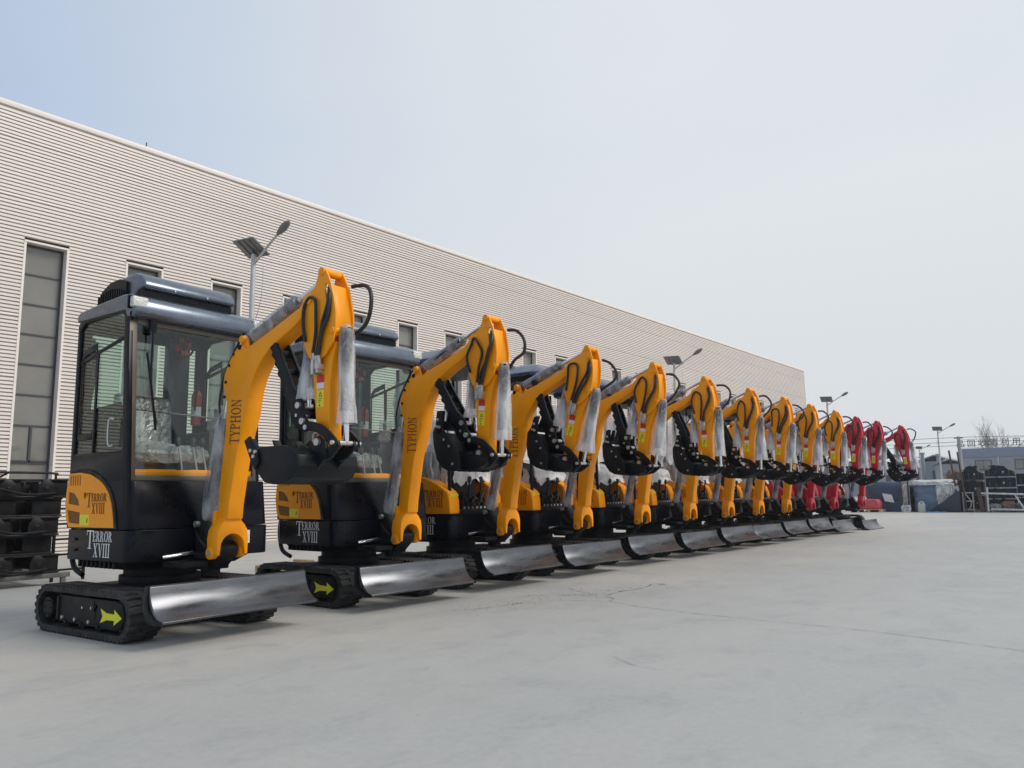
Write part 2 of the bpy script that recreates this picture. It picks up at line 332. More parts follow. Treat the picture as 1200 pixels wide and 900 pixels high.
def make_track(root, l0, l1, outer):
    """rubber belt round idler, sprocket and rollers; outer = -1 / +1 side of the visible frame face"""
    b = MB(mach); o, i = track_loop(.157), track_loop(.120); n = len(o)
    loops = [[(p[0], l, p[1]) for p in q] for l, q in ((l0, o), (l1, o), (l1, i), (l0, i))]
    vs = [p for l in loops for p in l]; fs = []
    for a in range(4):
        for j in range(n):
            fs.append((a * n + j, a * n + (j + 1) % n, ((a + 1) % 4) * n + (j + 1) % n, ((a + 1) % 4) * n + j))
    b.add(vs, fs)
    # chevron lugs
    per = 2 * .98 + 2 * math.pi * .15; cnt = 58; lm = (l0 + l1) / 2
    def at(s):
        s %= per; st = .98; ar = math.pi * .15
        if s < st: return (-1.105 + s, .02), (0, -1), (1, 0)
        s -= st
        if s < ar:
            a = -math.pi / 2 + s / .15; return (-.125 + .15 * math.cos(a), .17 + .15 * math.sin(a)), (math.cos(a), math.sin(a)), (-math.sin(a), math.cos(a))
        s -= ar
        if s < st: return (-.125 - s, .32), (0, 1), (-1, 0)
        s -= st; a = math.pi / 2 + s / .15
        return (-1.105 + .15 * math.cos(a), .17 + .15 * math.sin(a)), (math.cos(a), math.sin(a)), (-math.sin(a), math.cos(a))
    for k in range(cnt):
        for side in (0, 1):
            s = (k + .5 * side) * per / cnt
            p, nn, tt = at(s)
            la, lb = (l0 - .002, lm + .02) if side == 0 else (lm - .02, l1 + .002)
            w, h = .017, .013
            vs = []
            for l, sk in ((la, 0 if side == 0 else .012), (lb, .012 if side == 0 else 0)):
                for dt, dn in ((-w, -.004), (w, -.004), (w * .7, h), (-w * .7, h)):
                    vs.append((p[0] + tt[0] * (dt + sk) + nn[0] * (dn + .007), l, p[1] + tt[1] * (dt + sk) + nn[1] * (dn + .007)))
            b.add(vs, [(0, 1, 2, 3), (7, 6, 5, 4), (0, 4, 5, 1), (1, 5, 6, 2), (2, 6, 7, 3), (3, 7, 4, 0)])
    t = b.build('track', M['rubber'], root, ang=30)
    lo = l0 + .028 if outer < 0 else l1 - .028; li = lo - outer * .15
    a, c = min(lo, li), max(lo, li)
    f = MB(mach); f.prism([(-.98, .085), (-.20, .07), (-.12, .09), (-.085, .16), (-.115, .25), (-.20, .268), (-.98, .268)], a, c)
    f.prism([(-.985, .09), (-.955, .09), (-.955, .26), (-.985, .26)], a - .012, c + .012)
    fr = f.build('track_frame', M['dark'], t, bev=.006)
    for x, z, r in ((-.90, .115, .013), (-.72, .112, .013), (-.53, .108, .013), (-.62, .20, .010), (-.50, .205, .010)):
        m = MB(mach); m.cyl((x, lo + outer * .012, z), (x, lo, z), r, n=10); m.build('bolt', M['zinc'], t)
    g = MB(mach)
    for (x, z) in ((-.475, .22), (-.46, .16)): g.box(x - .004, x + .004, lo + outer * .003, lo, z - .035, z + .035)
    g.cyl((-.47, lo + outer * .004, .185), (-.44, lo + outer * .004, .225), .007, n=6)
    g.build('grease_slot', M['black'], t)
    w = MB(mach); lm0, lm1 = a + .01, c - .01
    w.cyl((-.125, lm0, .17), (-.125, lm1, .17), .112, n=24); w.cyl((-.125, lm0 + .005, .17), (-.125, lm1 - .005, .17), .05)
    w.build('idler', M['dark'], t, bev=.005)
    w = MB(mach)
    pts = []
    for k in range(36):
        a_ = 2 * math.pi * k / 36; rr = .122 if k % 4 < 2 else .100
        pts.append((-1.105 + rr * math.cos(a_), .17 + rr * math.sin(a_)))
    w.prism(pts, (l0 + l1) / 2 - .02, (l0 + l1) / 2 + .02); w.cyl((-1.105, lo + outer * .015, .17), (-1.105, lo - outer * .12, .17), .075)
    for k in range(6):
        a_ = 2 * math.pi * k / 6; w.cyl((-1.105 + .055 * math.cos(a_), lo + outer * .024, .17 + .055 * math.sin(a_)), (-1.105 + .055 * math.cos(a_), lo, .17 + .055 * math.sin(a_)), .007, n=6)
    w.build('sprocket', M['dark'], t, bev=.003)
    for x in (-.86, -.64, -.42):
        w = MB(mach); w.cyl((x, lo - outer * .01, .082), (x, lo - outer * .16, .082), .036); w.cyl((x, lo + outer * .008, .082), (x, lo, .082), .018, n=10)
        w.build('roller', M['dark'], t, bev=.004)
    if outer < 0:
        s = MB(mach); o3 = (-.385, lo - .0015, .115)
        arrow = [(0, -.004), (.028, .045), (0, .094), (.075, .068), (.165, .066), (.16, .098), (.25, .045), (.16, -.008), (.165, .024), (.075, .022)]
        s.plate(o3, (1.10, 0, 0), (0, 0, 1), arrow, 0, .001)
        s.build('arrow_sticker', M['lime'], t)
    return t

def make_bucket(root, wide=False):
    b = MB(mach)
    if wide:
        l0, l1 = BP - .25, BP + .25
        shell = [(.80, 1.285), (.745, 1.19), (.78, 1.12), (.86, 1.05), (.95, 1.035), (1.06, 1.04), (1.14, 1.075), (1.19, 1.15), (1.18, 1.22), (1.10, 1.27), (1.04, 1.285)]
        tip, lip = (.64, 1.345), (.745, 1.19)
    else:
        l0, l1 = BP - .20, BP + .20
        shell = [(.80, 1.60), (.745, 1.50), (.755, 1.38), (.79, 1.27), (.85, 1.195), (.92, 1.165), (1.05, 1.155), (1.20, 1.165), (1.29, 1.20), (1.30, 1.26), (1.20, 1.30), (1.08, 1.33), (.99, 1.40), (.90, 1.50)]
        tip, lip = (.81, 1.70), (.78, 1.55)
    side_ = shell if wide else [(.80, 1.60), (.745, 1.50), (.755, 1.38), (.79, 1.27), (.85, 1.195), (.92, 1.165), (1.0, 1.158), (1.05, 1.175), (1.06, 1.24), (1.03, 1.32), (.96, 1.40), (.88, 1.50)]
    for l in (l0, l1): b.prism(side_, l - .008, l + .008)
    # curved skin along everything but the mouth
    ms = shell[1:-1] if wide else shell[1:7] + [(1.04, 1.165)]
    if not wide:
        b.prism([(1.02, 1.162), (1.20, 1.175), (1.29, 1.21), (1.295, 1.262), (1.20, 1.29), (1.06, 1.31), (1.02, 1.27)], BP - .135, BP + .135)
        b.prism([(1.0, 1.16), (1.0, 1.33), (1.016, 1.33), (1.016, 1.16)], l0 + .004, l1 - .004)
    th = .016; inner = []
    for i, p in enumerate(ms):
        a_ = ms[max(i - 1, 0)]; c_ = ms[min(i + 1, len(ms) - 1)]
        d = Vector((c_[0] - a_[0], c_[1] - a_[1])).normalized(); inner.append((p[0] - d.y * th * 1, p[1] + d.x * th * 1))
    b.prism(ms + inner[::-1], l0 + .004, l1 - .004)
    o = b.build('bucket', M['bucket'], root, bev=.004)
    # cutting lip, side cutters and teeth
    d = Vector((tip[0] - lip[0], tip[1] - lip[1])).normalized(); q = Vector((-d.y, d.x))
    def bar(mb, s0, s1, t0, t1, la, lb):
        P = [(lip[0] + d.x * s + q.x * t, lip[1] + d.y * s + q.y * t) for s, t in ((s0, -t0), (s1, -t1), (s1, t1), (s0, t0))]
        mb.prism(P, la, lb)
    c = MB(mach); bar(c, -.03, .05, .010, .006, l0, l1); c.build('cutting_lip', M['bucket'], o, bev=.002)
    for l in (l0 - .011, l1 + .011):
        s = MB(mach); P = [(-.06, -.01), (.03, -.012), (.17, .0), (.165, .06), (.04, .075), (-.04, .05)] if wide else [(-.06, .01), (.03, .005), (.13, .0), (.14, .045), (.03, .085), (-.05, .07)]
        s.prism([(lip[0] + d.x * a_ - q.x * b_, lip[1] + d.y * a_ - q.y * b_) for a_, b_ in P], l - .008, l + .008)
        s.build('side_cutter', M['bucket'], o, bev=.002)
    for k in range(3 if wide else 4):
        n_ = 3 if wide else 4
        l = l0 + .05 + (l1 - l0 - .10) * k / (n_ - 1)
        s = MB(mach); bar(s, .01, .19 if wide else .14, .017, .005, l - .03, l + .03); s.build('tooth', M['bucket'], o, bev=.003)
    ps = [(.02, .03), (.07, .025), (.035, .06)] if wide else [(.0, .03), (.0, .06), (.06, .03)]
    for a_, b_ in ps:
        x, z = lip[0] + d.x * a_ - q.x * b_, lip[1] + d.y * a_ - q.y * b_
        for l, sg in ((l0 - .019, -1), (l1 + .019, 1)): s = MB(mach); s.cyl((x, l + sg * .01, z), (x, l, z), .013, n=10); s.build('bolt', M['zinc'], o)
    if not wide:
        for x, z in ((.88, 1.43), (.94, 1.37), (.98, 1.22)):
            s = MB(mach); s.cyl((x, l0 - .017, z), (x, l0 - .008, z), .011, n=10); s.build('bolt', M['zinc'], o)
    for l in (BP - .085, BP + .085):
        e = MB(mach); e.prism([(1.14, 1.34), (1.22, 1.36), (1.28, 1.31), (1.27, 1.22), (1.20, 1.17), (1.06, 1.15), (1.00, 1.19), (1.04, 1.28)] if not wide else [(1.02, 1.30), (1.09, 1.27), (1.19, 1.35), (1.25, 1.31), (1.27, 1.22), (1.18, 1.13), (1.05, 1.20), (.98, 1.27)], l - .012, l + .012)
        e.build('ear', M['bucket'], o, bev=.003)
    return o

def make_excavator(cab, paint):
    root = empty('mini_excavator')
    P = M[paint]
    for l0, l1, s in ((-.6, -.37, -1), (.37, .6, 1)): make_track(root, l0, l1, s)
    # chassis
    c = MB(mach); c.prism([(-.95, -.37), (-.75, -.30), (-.50, -.30), (-.25, -.37), (-.25, .37), (-.5, .30), (-.75, .30), (-.95, .37)], .17, .33, 'Z')
    c.box(-.98, -.88, -.375, .375, .2, .27); c.box(-.32, -.22, -.375, .375, .2, .27)
    c.build('chassis', M['dark'], root, bev=.008)
    s = MB(mach); s.cyl((-.62, 0, .325), (-.62, 0, .39), .29, n=40); s.cyl((-.62, 0, .385), (-.62, 0, .455), .26, n=40)
    s.build('slew_ring', M['dark'], root, bev=.004)
    # blade
    b = MB(mach)
    front = [(.300, .392), (.307, .35), (.320, .31), (.340, .27), (.366, .235), (.403, .206), (.45, .184)]
    back = [(.445, .168), (.392, .190), (.350, .22), (.322, .26), (.301, .305), (.288, .35), (.283, .402)]
    b.prism(front + back, -.63, .63)
    bl = b.build('blade', M['blade'], root, bev=.0025, ang=50)
    for l in (-.633, .627):
        e = MB(mach); e.prism([(.30, .398), (.26, .402), (.232, .33), (.236, .24), (.29, .175), (.37, .158), (.455, .166), (.452, .188), (.37, .20), (.302, .248), (.285, .32)], l - .004, l + .010)
        e.build('end_plate', M['bucket'], bl, bev=.002)
    for l in (-.26, .26):
        e = MB(mach); e.prism([(-.28, .20), (-.28, .28), (.20, .27), (.27, .33), (.27, .22), (.2, .19)], l - .03, l + .03)
        e.build('push_arm', M['dark'], bl, bev=.005)
    e = MB(mach); e.cyl((-.2, .0, .30), (.24, .0, .30), .032); e.cyl((-.22, 0, .30), (-.1, 0, .30), .042); e.build('blade_cylinder', M['dark'], bl)
    # upper body
    def rr(f0, f1, l0, l1, rf, rb, n=5):
        o = []
        for cx, cy, r, a0 in ((f1 - rf, l1 - rf, rf, 0), (f0 + rb, l1 - rb, rb, 90), (f0 + rb, l0 + rb, rb, 180), (f1 - rf, l0 + rf, rf, 270)):
            for i in range(n + 1):
                a_ = R(a0 + 90 * i / n); o.append((cx + r * math.cos(a_), cy + r * math.sin(a_)))
        return o
    top = 1.085 if cab else .80
    u = MB(mach); lo = rr(-1.09, -.20, -.5, .69, .09, .06); hi = rr(-1.09, -.27 if cab else -.235, -.5, .69, .07, .06)
    u.loft([[(p[0], p[1], .515) for p in lo], [(p[0], p[1], .735) for p in lo]])
    lo2 = rr(-1.085, -.205, -.495, .685, .09, .06)
    u.loft([[(p[0], p[1], .74) for p in lo2], [(p[0], p[1], top) for p in hi]])
    ub = u.build('upper_body', M['black'], root, bev=.006, ang=30)
    k = MB(mach); lo = rr(-1.02, -.26, -.46, .58, .09, .06); k.loft([[(p[0], p[1], .455) for p in rr(-1.0, -.32, -.42, .50, .1, .06)], [(p[0], p[1], .513) for p in lo]])
    for i in range(9): k.box(-.93 + .06 * i, -.91 + .06 * i, -.475, -.44, .462, .508)
    k.build('underpan', M['dark'], ub, bev=.003)
    t = MB(mach); terror(t, (-.77, -.5015, .542), (1, 0, 0), (0, 0, 1), .345)
    t.build('white_lettering', M['white'], ub)
    for z in (.585, .665):
        t = MB(mach); t.cyl((-.93, -.51, z), (-.93, -.5, z), .012, n=10); t.build('bolt', M['dark'], ub)
    # tail guard, a bent strap hanging behind the tail
    for l in (-.41, .41):
        g = MB(mach); g.tube([(-1.12, l, .86), (-1.165, l, .66), (-1.15, l, .52), (-1.10, l, .44), (-.98, l, .395)], .020); g.build('tail_guard', M['dark'], root)
    if cab:
        q = MB(mach); out = [(-1.03, .752), (-1.075, .81), (-1.10, .93), (-1.09, 1.03), (-1.058, 1.15), (-.903, 1.155), (-.752, 1.138), (-.64, 1.10), (-.553, 1.055), (-.485, .995), (-.440, .92), (-.415, .84), (-.395, .752)]
        v1 = [(-1.05, 1.015), (-.97, 1.0), (-.91, .955), (-.885, .91), (-1.055, .925)]; v2 = [(-1.065, .88), (-.875, .86), (-.875, .775), (-1.03, .785)]
        hole = [(-.815 + .02 * math.cos(a_), .985 + .026 * math.sin(a_)) for a_ in [2 * math.pi * i / 12 for i in range(12)]]
        q.prism(out, -.512, -.498, 'L', [v1, v2, hole])
        cv = q.build('engine_cover', P, root)
        q = MB(mach); q.prism(shrink(v1, -.12), -.505, -.501); q.prism(shrink(v2, -.12), -.505, -.501); q.build('vent_mesh', M['mesh'], cv)
        q = MB(mach)
        for i in range(5): q.prism([(-1.035 + .034 * i, 1.06), (-1.024 + .034 * i, 1.06), (-1.03 + .034 * i, 1.135), (-1.043 + .034 * i, 1.135)], -.5135, -.511)
        q.build('vent_slot', M['brown'], cv)
        q = MB(mach); terror(q, (-.785, -.5135, .852), (1, 0, 0), (0, 0, 1), .275); q.build('dark_lettering', M['brown'], cv)
        q = MB(mach); q.box(-.865, -.735, -.514, -.512, .765, .845); q.build('warning_sticker', M['yel_label'], cv)
        q = MB(mach); q.box(-.765, -.755, -.5155, -.514, .785, .82); q.build('sticker_symbol', M['brown'], cv)
        # rubber seal round the cover and body above it
        q = MB(mach); q.prism([(-1.09, .745), (-1.09, 1.30), (-.30, 1.30), (-.27, 1.08), (-.25, .745)], -.497, -.47); q.build('side_body', M['black'], root, bev=.006)
        q = MB(mach); path = [(-1.058, -.503, 1.165), (-.90, -.503, 1.172), (-.75, -.503, 1.155), (-.63, -.503, 1.115), (-.54, -.503, 1.065), (-.47, -.503, 1.0), (-.425, -.503, .92), (-.40, -.503, .84), (-.378, -.503, .745)]
        q.tube(path, .012, 6, 3); q.build('cover_seal', M['rubber'], cv)
        # ---------------- cab shell
        cabn = MB(mach)
        side = [(-1.09, 1.16), (-1.10, 2.30), (-1.06, 2.36), (-.40, 2.36), (-.36, 2.30), (-.275, 1.085), (-.30, 1.085), (-1.05, 1.085)]
        win = [(-1.045, 1.285), (-1.055, 2.26), (-.99, 2.31), (-.46, 2.325), (-.43, 2.29), (-.365, 1.285)]
        for l0, l1 in ((-.5, -.465), (.585, .62)): cabn.prism(side, l0, l1, 'L', [win])
        # front frame, windscreen opening
        fo = [(-.465, 1.085), (.465, 1.085), (.465, 2.33), (-.465, 2.33)]; fi = [(-.425, 1.10), (.425, 1.10), (.425, 2.27), (-.425, 2.27)]
        # tilted rear frame
        cabn.prism([(-.465, 1.09), (.585, 1.09), (.585, 2.36), (-.465, 2.36)], -1.10, -1.06, 'F', [[(-.40, 1.45), (.52, 1.45), (.52, 2.25), (-.40, 2.25)]])
        cb = cabn.build('cab', M['black'], root, bev=.008)
        w = MB(mach)
        lean = lambda z: -.278 - .082 * (z - 1.085) / 1.22
        for l0, l1, z0, z1 in ((-.498, -.437, 1.085, 2.30), (.557, .618, 1.085, 2.30), (-.437, .557, 1.085, 1.125), (-.437, .557, 2.235, 2.30)):
            w.add([(lean(z) + dt, l, z) for z in (z0, z1) for l in (l0, l1) for dt in (-.03, .0)], [(0, 1, 3, 2), (4, 6, 7, 5), (0, 4, 5, 1), (2, 3, 7, 6), (0, 2, 6, 4), (1, 5, 7, 3)])
        w.build('windscreen_frame', M['bronze'], cb, bev=.004)
        w = MB(mach); w.add([(lean(z) + dt, l, z) for z in (1.12, 2.24) for l in (-.44, .56) for dt in (-.018, -.013)], [(0, 1, 3, 2), (4, 6, 7, 5), (0, 4, 5, 1), (2, 3, 7, 6), (0, 2, 6, 4), (1, 5, 7, 3)])
        w.build('windscreen', M['glass'], cb)
        for l in (-.482, .602):
            w = MB(mach); w.prism(win, l - .002, l + .002); w.build('side_window', M['sideglass'], cb)
            w = MB(mach)  # sliding sash inside the side window
            ow = [(-1.02, 1.40), (-1.02, 2.05), (-.97, 2.10), (-.80, 2.14), (-.78, 1.46), (-.81, 1.40)]
            w.prism(ow, l - .012, l - .006, 'L', [shrink(ow, .14)])
            w.prism([(-1.045, 1.99), (-.42, 2.12), (-.42, 2.15), (-1.045, 2.02)], l - .010, l - .004)
            w.prism([(-.80, 1.285), (-.77, 1.285), (-.77, 2.05), (-.80, 2.05)], l - .013, l - .003)
            w.prism([(-1.045, 1.285), (-.37, 1.285), (-.40, 1.60), (-.46, 1.66), (-1.048, 1.62)], l + (.006 if l < 0 else -.010), l + (.010 if l < 0 else -.006))
            w.build('sliding_sash', M['black'], cb, bev=.003)
        w = MB(mach); w.box(-1.085, -1.081, -.41, .53, 1.44, 2.26); w.build('rear_window', M['sideglass'], cb)
        w = MB(mach); w.tube([(-.47, -.509, 1.34), (-.50, -.53, 1.35), (-.50, -.532, 1.52), (-.47, -.509, 1.53)], .008, 6, 4); w.build('door_handle', M['zinc'], cb)
        # roof
        r_ = MB(mach)
        r_.prism([(-1.12, 2.335), (-1.125, 2.38), (-1.08, 2.415), (-.80, 2.44), (-.46, 2.462), (-.37, 2.455), (-.315, 2.43), (-.285, 2.375), (-.288, 2.30), (-.315, 2.272), (-.40, 2.28), (-.42, 2.335)], -.505, .625)
        rf = r_.build('roof', M['fascia'], root, bev=.024, seg=4, ang=50)
        a = MB(mach); a.prism([(-.98, 2.45), (-.97, 2.50), (-.92, 2.575), (-.80, 2.635), (-.60, 2.655), (-.50, 2.66), (-.42, 2.63), (-.37, 2.575), (-.36, 2.525), (-.45, 2.512), (-.50, 2.455)], -.40, .40)
        ac = a.build('air_conditioner', M['fascia'], rf, bev=.025, seg=4, ang=50)
        a = MB(mach); a.box(-.50, -.40, -.385, .385, 2.447, 2.515); a.build('air_grille', M['black'], rf)
        a = MB(mach)
        prof = [(-.99, 2.44), (-.97, 2.50), (-.92, 2.58), (-.80, 2.64), (-.66, 2.65), (-.58, 2.62), (-.56, 2.44)]
        prof = [(p[0], 2.44 + (p[1] - 2.44) * .90) for p in prof]; a.prism(prof, -.425, -.395)
        for i in range(12): a.prism([(-.96 + .033 * i, 2.45), (-.95 + .033 * i, 2.45), (-.95 + .033 * i, 2.51 + .055 * math.sin(math.pi * (i + 2) / 15)), (-.96 + .033 * i, 2.51 + .055 * math.sin(math.pi * (i + 2) / 15))], -.433, -.42)
        a.build('side_grille', M['bucket'], rf)
        for l in (-.15, .13):
            a = MB(mach); a.cyl((-.365, l, 2.54), (-.355, l, 2.54), .008, n=8); a.build('screw', M['chrome'], rf)
        for l in (-.50, .545):
            a = MB(mach); a.box(-.335, -.285, l - .02, l + .10, 2.345, 2.425); lm = a.build('work_lamp', M['lens'], rf, bev=.012, seg=3)
            a = MB(mach); a.box(-.345, -.335, l - .03, l + .11, 2.335, 2.435); a.cyl((-.33, l + .04, 2.345), (-.33, l + .04, 2.29), .012, n=8); a.tube([(-.34, l + .02, 2.34), (-.33, l - .01, 2.30), (-.35, l + .02, 2.26)], .006, 6, 4)
            a.build('lamp_bracket', M['black'], lm)
        # wiper
        a = MB(mach); a.tube([(-.325, -.335, 2.30), (-.318, -.335, 2.16), (-.29, -.35, 1.80), (-.275, -.30, 1.50)], .007, 6, 4); a.tube([(-.30, -.385, 2.02), (-.285, -.345, 1.75), (-.265, -.31, 1.45)], .009, 6, 3); a.box(-.335, -.315, -.36, -.31, 2.18, 2.31)
        a.build('wiper', M['black'], cb)
        # cab interior
        a = MB(mach); a.box(-.62, -.32, -.46, .58, 1.088, 1.095); a.box(-.315, -.30, -.44, .56, 1.10, 1.165); a.box(-.46, -.32, -.32, -.10, 1.095, 1.17); a.box(-.46, -.32, .02, .22, 1.095, 1.17)
        a.build('floor_cover', P, cb, bev=.008)
        a = MB(mach); a.box(-1.0, -.55, -.30, .26, 1.09, 1.25); a.build('seat_base', M['seat'], cb, bev=.02)
        a = MB(mach)
        a.prism([(-.52, 1.25), (-.50, 1.31), (-.55, 1.35), (-.80, 1.33), (-.88, 1.38), (-.93, 1.78), (-1.0, 1.80), (-1.0, 1.28), (-.9, 1.25)], -.25, .22)
        st = a.build('seat', M['foil'], cb, bev=.03, seg=3)
        a = MB(mach); wrap(a, (-.55, -.32, 1.30), (-.55, .30, 1.30), .07, 11, jit=.07, fold=.16); wrap(a, (-.86, -.14, 1.34), (-.93, -.18, 1.76), .10, 12, jit=.07, fold=.16); a.build('plastic_cover', M['dfilm'], st, ang=60)
        for i, (l, sgn) in enumerate(((-.02, -1), (.11, 1), (.19, 1))):
            a = MB(mach); a.cyl((-.40, l + .03, 1.12), (-.43, l - .005 * sgn, 1.36), .008, n=8); lv = a.build('control_lever', M['zinc'], cb)
            a = MB(mach); a.rings([(-.43, l, 1.35), (-.435, l, 1.375), (-.44, l, 1.41), (-.445, l, 1.425)], [.012, .026, .022, .008], 10); a.build('lever_knob', M['seat'], lv)
        a = MB(mach); a.box(-.95, -.60, .36, .52, 1.1, 1.50); a.build('console', M['seat'], cb, bev=.02); a = MB(mach); a.box(-.95, -.60, -.45, -.33, 1.1, 1.48); a.build('console', M['seat'], cb, bev=.02)
        for l in (-.37, .42):
            a = MB(mach); a.tube([(-.62, l, 1.48), (-.60, l, 1.60), (-.58, l * .95, 1.68)], .018, 8, 4); j = a.build('joystick', M['seat'], cb)
            a = MB(mach); wrap(a, (-.62, l, 1.5), (-.57, l, 1.72), .05, 20 + int(l * 10), jit=.07, fold=.16); a.build('plastic_cover', M['film'], j, ang=60)
        a = MB(mach); a.cyl((-1.0, .49, 1.58), (-1.0, .49, 1.84), .042, n=16); a.rings([(-1.0, .49, 1.84), (-1.0, .49, 1.87), (-1.0, .49, 1.90)], [.042, .03, .012], 14)
        ex = a.build('fire_extinguisher', M['ext'], cb)
        a = MB(mach); a.tube([(-1.0, .49, 1.91), (-.97, .47, 1.95), (-.94, .45, 1.88), (-.95, .445, 1.70)], .008, 6, 4); a.box(-1.01, -.94, .48, .50, 1.90, 1.93); a.build('nozzle', M['black'], ex)
        a = MB(mach); a.cyl((-1.044, .42, 1.64), (-.956, .42, 1.64), .0, .0, 3) if False else a.cyl((-1.0, .49, 1.66), (-1.0, .49, 1.74), .0428, n=16); a.build('paper_band', M['white'], ex)
        a = MB(mach)
        for i in range(3): a.rings([(-.62 + .012 * i, .10 + (.085 - .0 * i) * math.cos(t_), 2.17 + (.085) * math.sin(t_)) for t_ in [2 * math.pi * j_ / 20 for j_ in range(21)]], .0035, 5, False)
        for j_ in range(8): a.tube([(-.60, .10, 2.17), (-.60, .10 + .085 * math.cos(j_ * .785), 2.17 + .085 * math.sin(j_ * .785))], .002, 4, 1)
        a.cyl((-.64, .10, 2.17), (-.60, .10, 2.17), .03, n=12); a.tube([(-.64, .10, 2.17), (-.68, .14, 2.24), (-.68, .16, 2.34)], .008, 6, 4)
        fan = a.build('cab_fan', M['black'], cb)
        a = MB(mach)
        for j_ in range(4):
            t_ = j_ * math.pi / 2 + .3; a.plate((-.61, .10, 2.17), (0, math.cos(t_), math.sin(t_)), (.25, -math.sin(t_), math.cos(t_)), [(.01, -.02), (.07, -.03), (.072, .03), (.01, .02)], 0, .002)
        a.build('fan_blade', M['ext'], fan)
        a = MB(mach); a.tube([(-.98, -.44, 1.30), (-.97, -.44, 1.7), (-.98, -.43, 2.0), (-1.0, -.42, 2.2)], .012, 6, 4); a.tube([(-.94, -.44, 1.30), (-.98, -.44, 1.6), (-.94, -.43, 1.9), (-1.0, -.42, 2.2)], .010, 6, 4); a.build('cable', M['hose'], cb)
        a = MB(mach); a.box(-1.05, -.98, .20, .40, 1.35, 2.30); a.box(-1.05, -1.0, -.45, .45, 1.42, 1.50); a.build('rear_pillar', M['navy'], cb, bev=.01)
        a = MB(mach); a.tube([(-.345, -.42, 1.60), (-.345, .55, 1.57)], .006, 8, 2); a.build('grab_rail', M['bronze'], cb)
    else:
        # open canopy machine
        q = MB(mach); hood = [(-1.06, .755), (-1.10, .90), (-1.09, 1.05), (-1.04, 1.14), (-.94, 1.175), (-.66, 1.165), (-.50, 1.12), (-.36, 1.06), (-.24, .985), (-.215, .90), (-.205, .757)]
        q.prism(hood, -.512, -.35)
        cv = q.build('engine_cover', P, root, bev=.016, seg=3)
        q = MB(mach); terror(q, (-.62, -.5135, .83), (1, 0, 0), (0, 0, 1), .33); q.build('dark_lettering', M['brown'], cv)
        q = MB(mach); q.plate((-.232, -.50, .965), (0, .14, 0), (-.012, 0, -.055), [(0, 0), (1, 0), (1, 1), (0, 1)], -.012, .006); q.build('warning_sticker', M['yel_label'], cv)
        q = MB(mach); q.prism([(-1.06, .80), (-1.10, .90), (-1.09, 1.05), (-1.04, 1.14), (-.94, 1.17), (-.80, 1.17), (-.76, .80)], -.348, .47); q.build('rear_hood', P, root, bev=.02, seg=3)
        q = MB(mach); q.prism([(-.76, .80), (-.76, 1.165), (-.60, 1.14), (-.45, 1.05), (-.40, .92), (-.40, .80)], .473, .63); q.build('side_hood', P, root, bev=.02, seg=3)
        q = MB(mach); q.box(-.78, -.45, -.25, .22, .80, 1.12); sb = q.build('seat_base', M['dark'], root, bev=.02)
        q = MB(mach); q.prism([(-.40, 1.13), (-.38, 1.20), (-.43, 1.25), (-.70, 1.24), (-.78, 1.30), (-.85, 1.70), (-.92, 1.72), (-.92, 1.20), (-.8, 1.13)], -.24, .21)
        st = q.build('seat', M['seat'], root, bev=.03, seg=3)
        q = MB(mach)
        drape(q, [[(-.87, -.29, 1.80), (-.87, .26, 1.80)], [(-.73, -.31, 1.40), (-.73, .28, 1.40)], [(-.37, -.32, 1.315), (-.35, .30, 1.31)], [(-.33, -.31, 1.08), (-.31, .31, 1.13)]], 31, nv=34)
        drape(q, [[(-.95, -.30, 1.60), (-.72, -.30, 1.34), (-.42, -.32, 1.26)], [(-.90, -.33, 1.25), (-.70, -.33, 1.12), (-.40, -.33, 1.0)]], 34, nv=12)
        q.build('plastic_cover', M['film2'], st, ang=60)
        for l, b0, b1 in ((-.38, -.46, -.30), (.40, .31, .48)):
            q = MB(mach); q.box(-.72, -.50, b0, b1, 1.1, 1.42); cn = q.build('console', M['seat'], root, bev=.02)
            q = MB(mach); q.tube([(-.52, l, 1.40), (-.50, l, 1.52), (-.49, l * .95, 1.60)], .018, 8, 4); q.build('joystick', M['seat'], cn)
            q = MB(mach); wrap(q, (-.56, l, 1.36), (-.49, l, 1.64), .062, 40 + int(l * 10), jit=.05, fold=.14, amp=.2); q.build('plastic_cover', M['film2'], cn, ang=60)
        for i, l in enumerate((-.07, .13)):
            q = MB(mach); q.cyl((-.34, l + .01, .80), (-.30, l - .01, 1.10), .009, n=8); lv = q.build('control_lever', M['dark'], root)
            q = MB(mach); q.rings([(-.302, l - .01, 1.08), (-.30, l - .01, 1.11), (-.297, l - .01, 1.15), (-.297, l - .01, 1.16)], [.012, .026, .022, .008], 10); q.build('lever_knob', M['seat'], lv)
        q = MB(mach)
        rn = random.Random(5)
        for i in range(9):
            l = -.22 + .055 * i; q.tube([(-.36, l, .80), (-.31 + rn.uniform(-.03, .03), l + rn.uniform(-.05, .05), .86 + rn.uniform(0, .05)), (-.36, l + rn.uniform(-.12, .12), .94 + rn.uniform(-.03, .06)), (-.43, l + rn.uniform(-.12, .12), .88)], .011, 6, 5)
        for i in range(5): q.cyl((-.30, -.2 + .09 * i, .81), (-.30, -.2 + .09 * i, .87), .022, n=10)
        q.box(-.38, -.26, -.24, .26, .80, .835)
        q.build('valve_block', M['dark'], root, bev=.003)
        q = MB(mach)
        for i in range(7): q.cyl((-.27, -.22 + .07 * i, .815), (-.25, -.22 + .07 * i, .815), .012, n=8)
        q.build('valve_fitting', M['zinc'], root)
